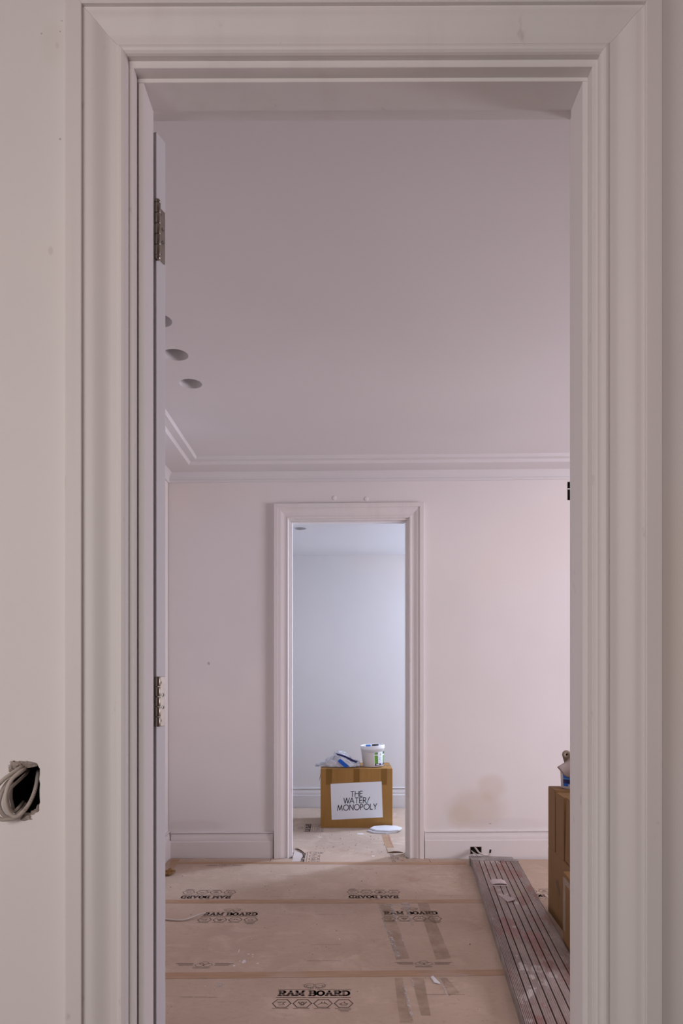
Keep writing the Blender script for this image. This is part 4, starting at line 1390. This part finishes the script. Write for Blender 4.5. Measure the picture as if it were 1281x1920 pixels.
# bent sheet of paper tucked into the tub
pp = tag(empty('paper_sheet', (1.255, 3.60, 0.70)), 'grey-brown bent paper sheet draped over the small tub', 'paper')
def pr_(px, py, Y): return P(px, py, Y) - Vector((1.255, 3.60, 0.70))
bm = B()
rows = [[(1044.8, 1438.2, 3.57), (1058, 1430, 3.60), (1072, 1419, 3.63), (1092, 1408, 3.65)],
        [(1047, 1441, 3.57), (1061, 1440, 3.585), (1074, 1436, 3.60), (1092, 1432, 3.62)],
        [(1051, 1445, 3.575), (1062, 1449, 3.58), (1075, 1448, 3.58), (1092, 1446, 3.60)],
        [(1058, 1454, 3.582), (1064, 1457.5, 3.584), (1075, 1459, 3.58), (1092, 1458, 3.59)]]
A_ = [[bm.verts.new(pr_(*p)) for p in r] for r in rows]
for i in range(3):
    for j in range(3): bm.faces.new((A_[i][j], A_[i][j + 1], A_[i + 1][j + 1], A_[i + 1][j]))
bmesh.ops.subdivide_edges(bm, edges=bm.edges[:], cuts=2, use_grid_fill=True, smooth=0.6)
bmesh.ops.solidify(bm, geom=bm.faces[:], thickness=0.0012)
link('paper_fold', bm, M_SAND, pp, True)

# rolled tan sleeve standing in the tub
c_top = P(1062.5, 1414.8, 3.655)
c_bot = Vector((1.245, 3.705, 0.700))
ax = (c_top - c_bot).normalized()
rl = tag(empty('rolled_paper', c_bot), 'tan roll with a dark hollow end standing in the small tub', 'roll')
rl.rotation_euler = ax.to_track_quat('Z', 'Y').to_euler()
L_ = (c_top - c_bot).length
tiltm = Matrix.Rotation(math.radians(46), 3, 'X')
bm = B()
n_ = 32
prof = [(0.011, 0.0, 0), (0.013, L_ * 0.55, 0.1), (0.019, L_ * 0.80, 0.6), (0.0225, L_ * 0.95, 1.0), (0.0225, L_, 1.0), (0.0215, L_ + 0.0015, 1.0), (0.006, L_ + 0.001, 1.0), (0.005, L_ - 0.012, 1.0)]
inv = rl.rotation_euler.to_matrix().inverted()
rings = []
for r, z, k in prof:
    ring = []
    for i in range(n_):
        a = 2 * PI * i / n_
        v = Vector((r * math.cos(a), r * math.sin(a), 0))
        # far end turns towards the camera
        w_ = inv @ Vector((v.x, 0.0, v.y)) if k == 1.0 else None
        if k == 1.0:
            off = inv @ Vector((0, -(z - L_) - 0.004, 0))
            p = Vector((0, 0, L_)) + w_ + off
        else:
            t = k
            w2 = inv @ Vector((v.x, 0.0, v.y))
            p = Vector((0, 0, z)) + v * (1 - t) + w2 * t
        ring.append(bm.verts.new(p))
    rings.append(ring)
for a, b in zip(rings, rings[1:]):
    for k in range(n_): bm.faces.new((a[k], a[(k + 1) % n_], b[(k + 1) % n_], b[k]))
bm.faces.new(rings[0]); 
link('roll_body', bm, M_TAN, rl, True)
bm = B()
e1 = [bm.verts.new(inv @ Vector((0.0048 * math.cos(2 * PI * i / 16), 0.001, 0.0048 * math.sin(2 * PI * i / 16))) + Vector((0, 0, L_))) for i in range(16)]
bm.faces.new(e1)
link('core_shade_disc', bm, M_DARK, rl)  # flat dark disc painting the shade inside the hollow end
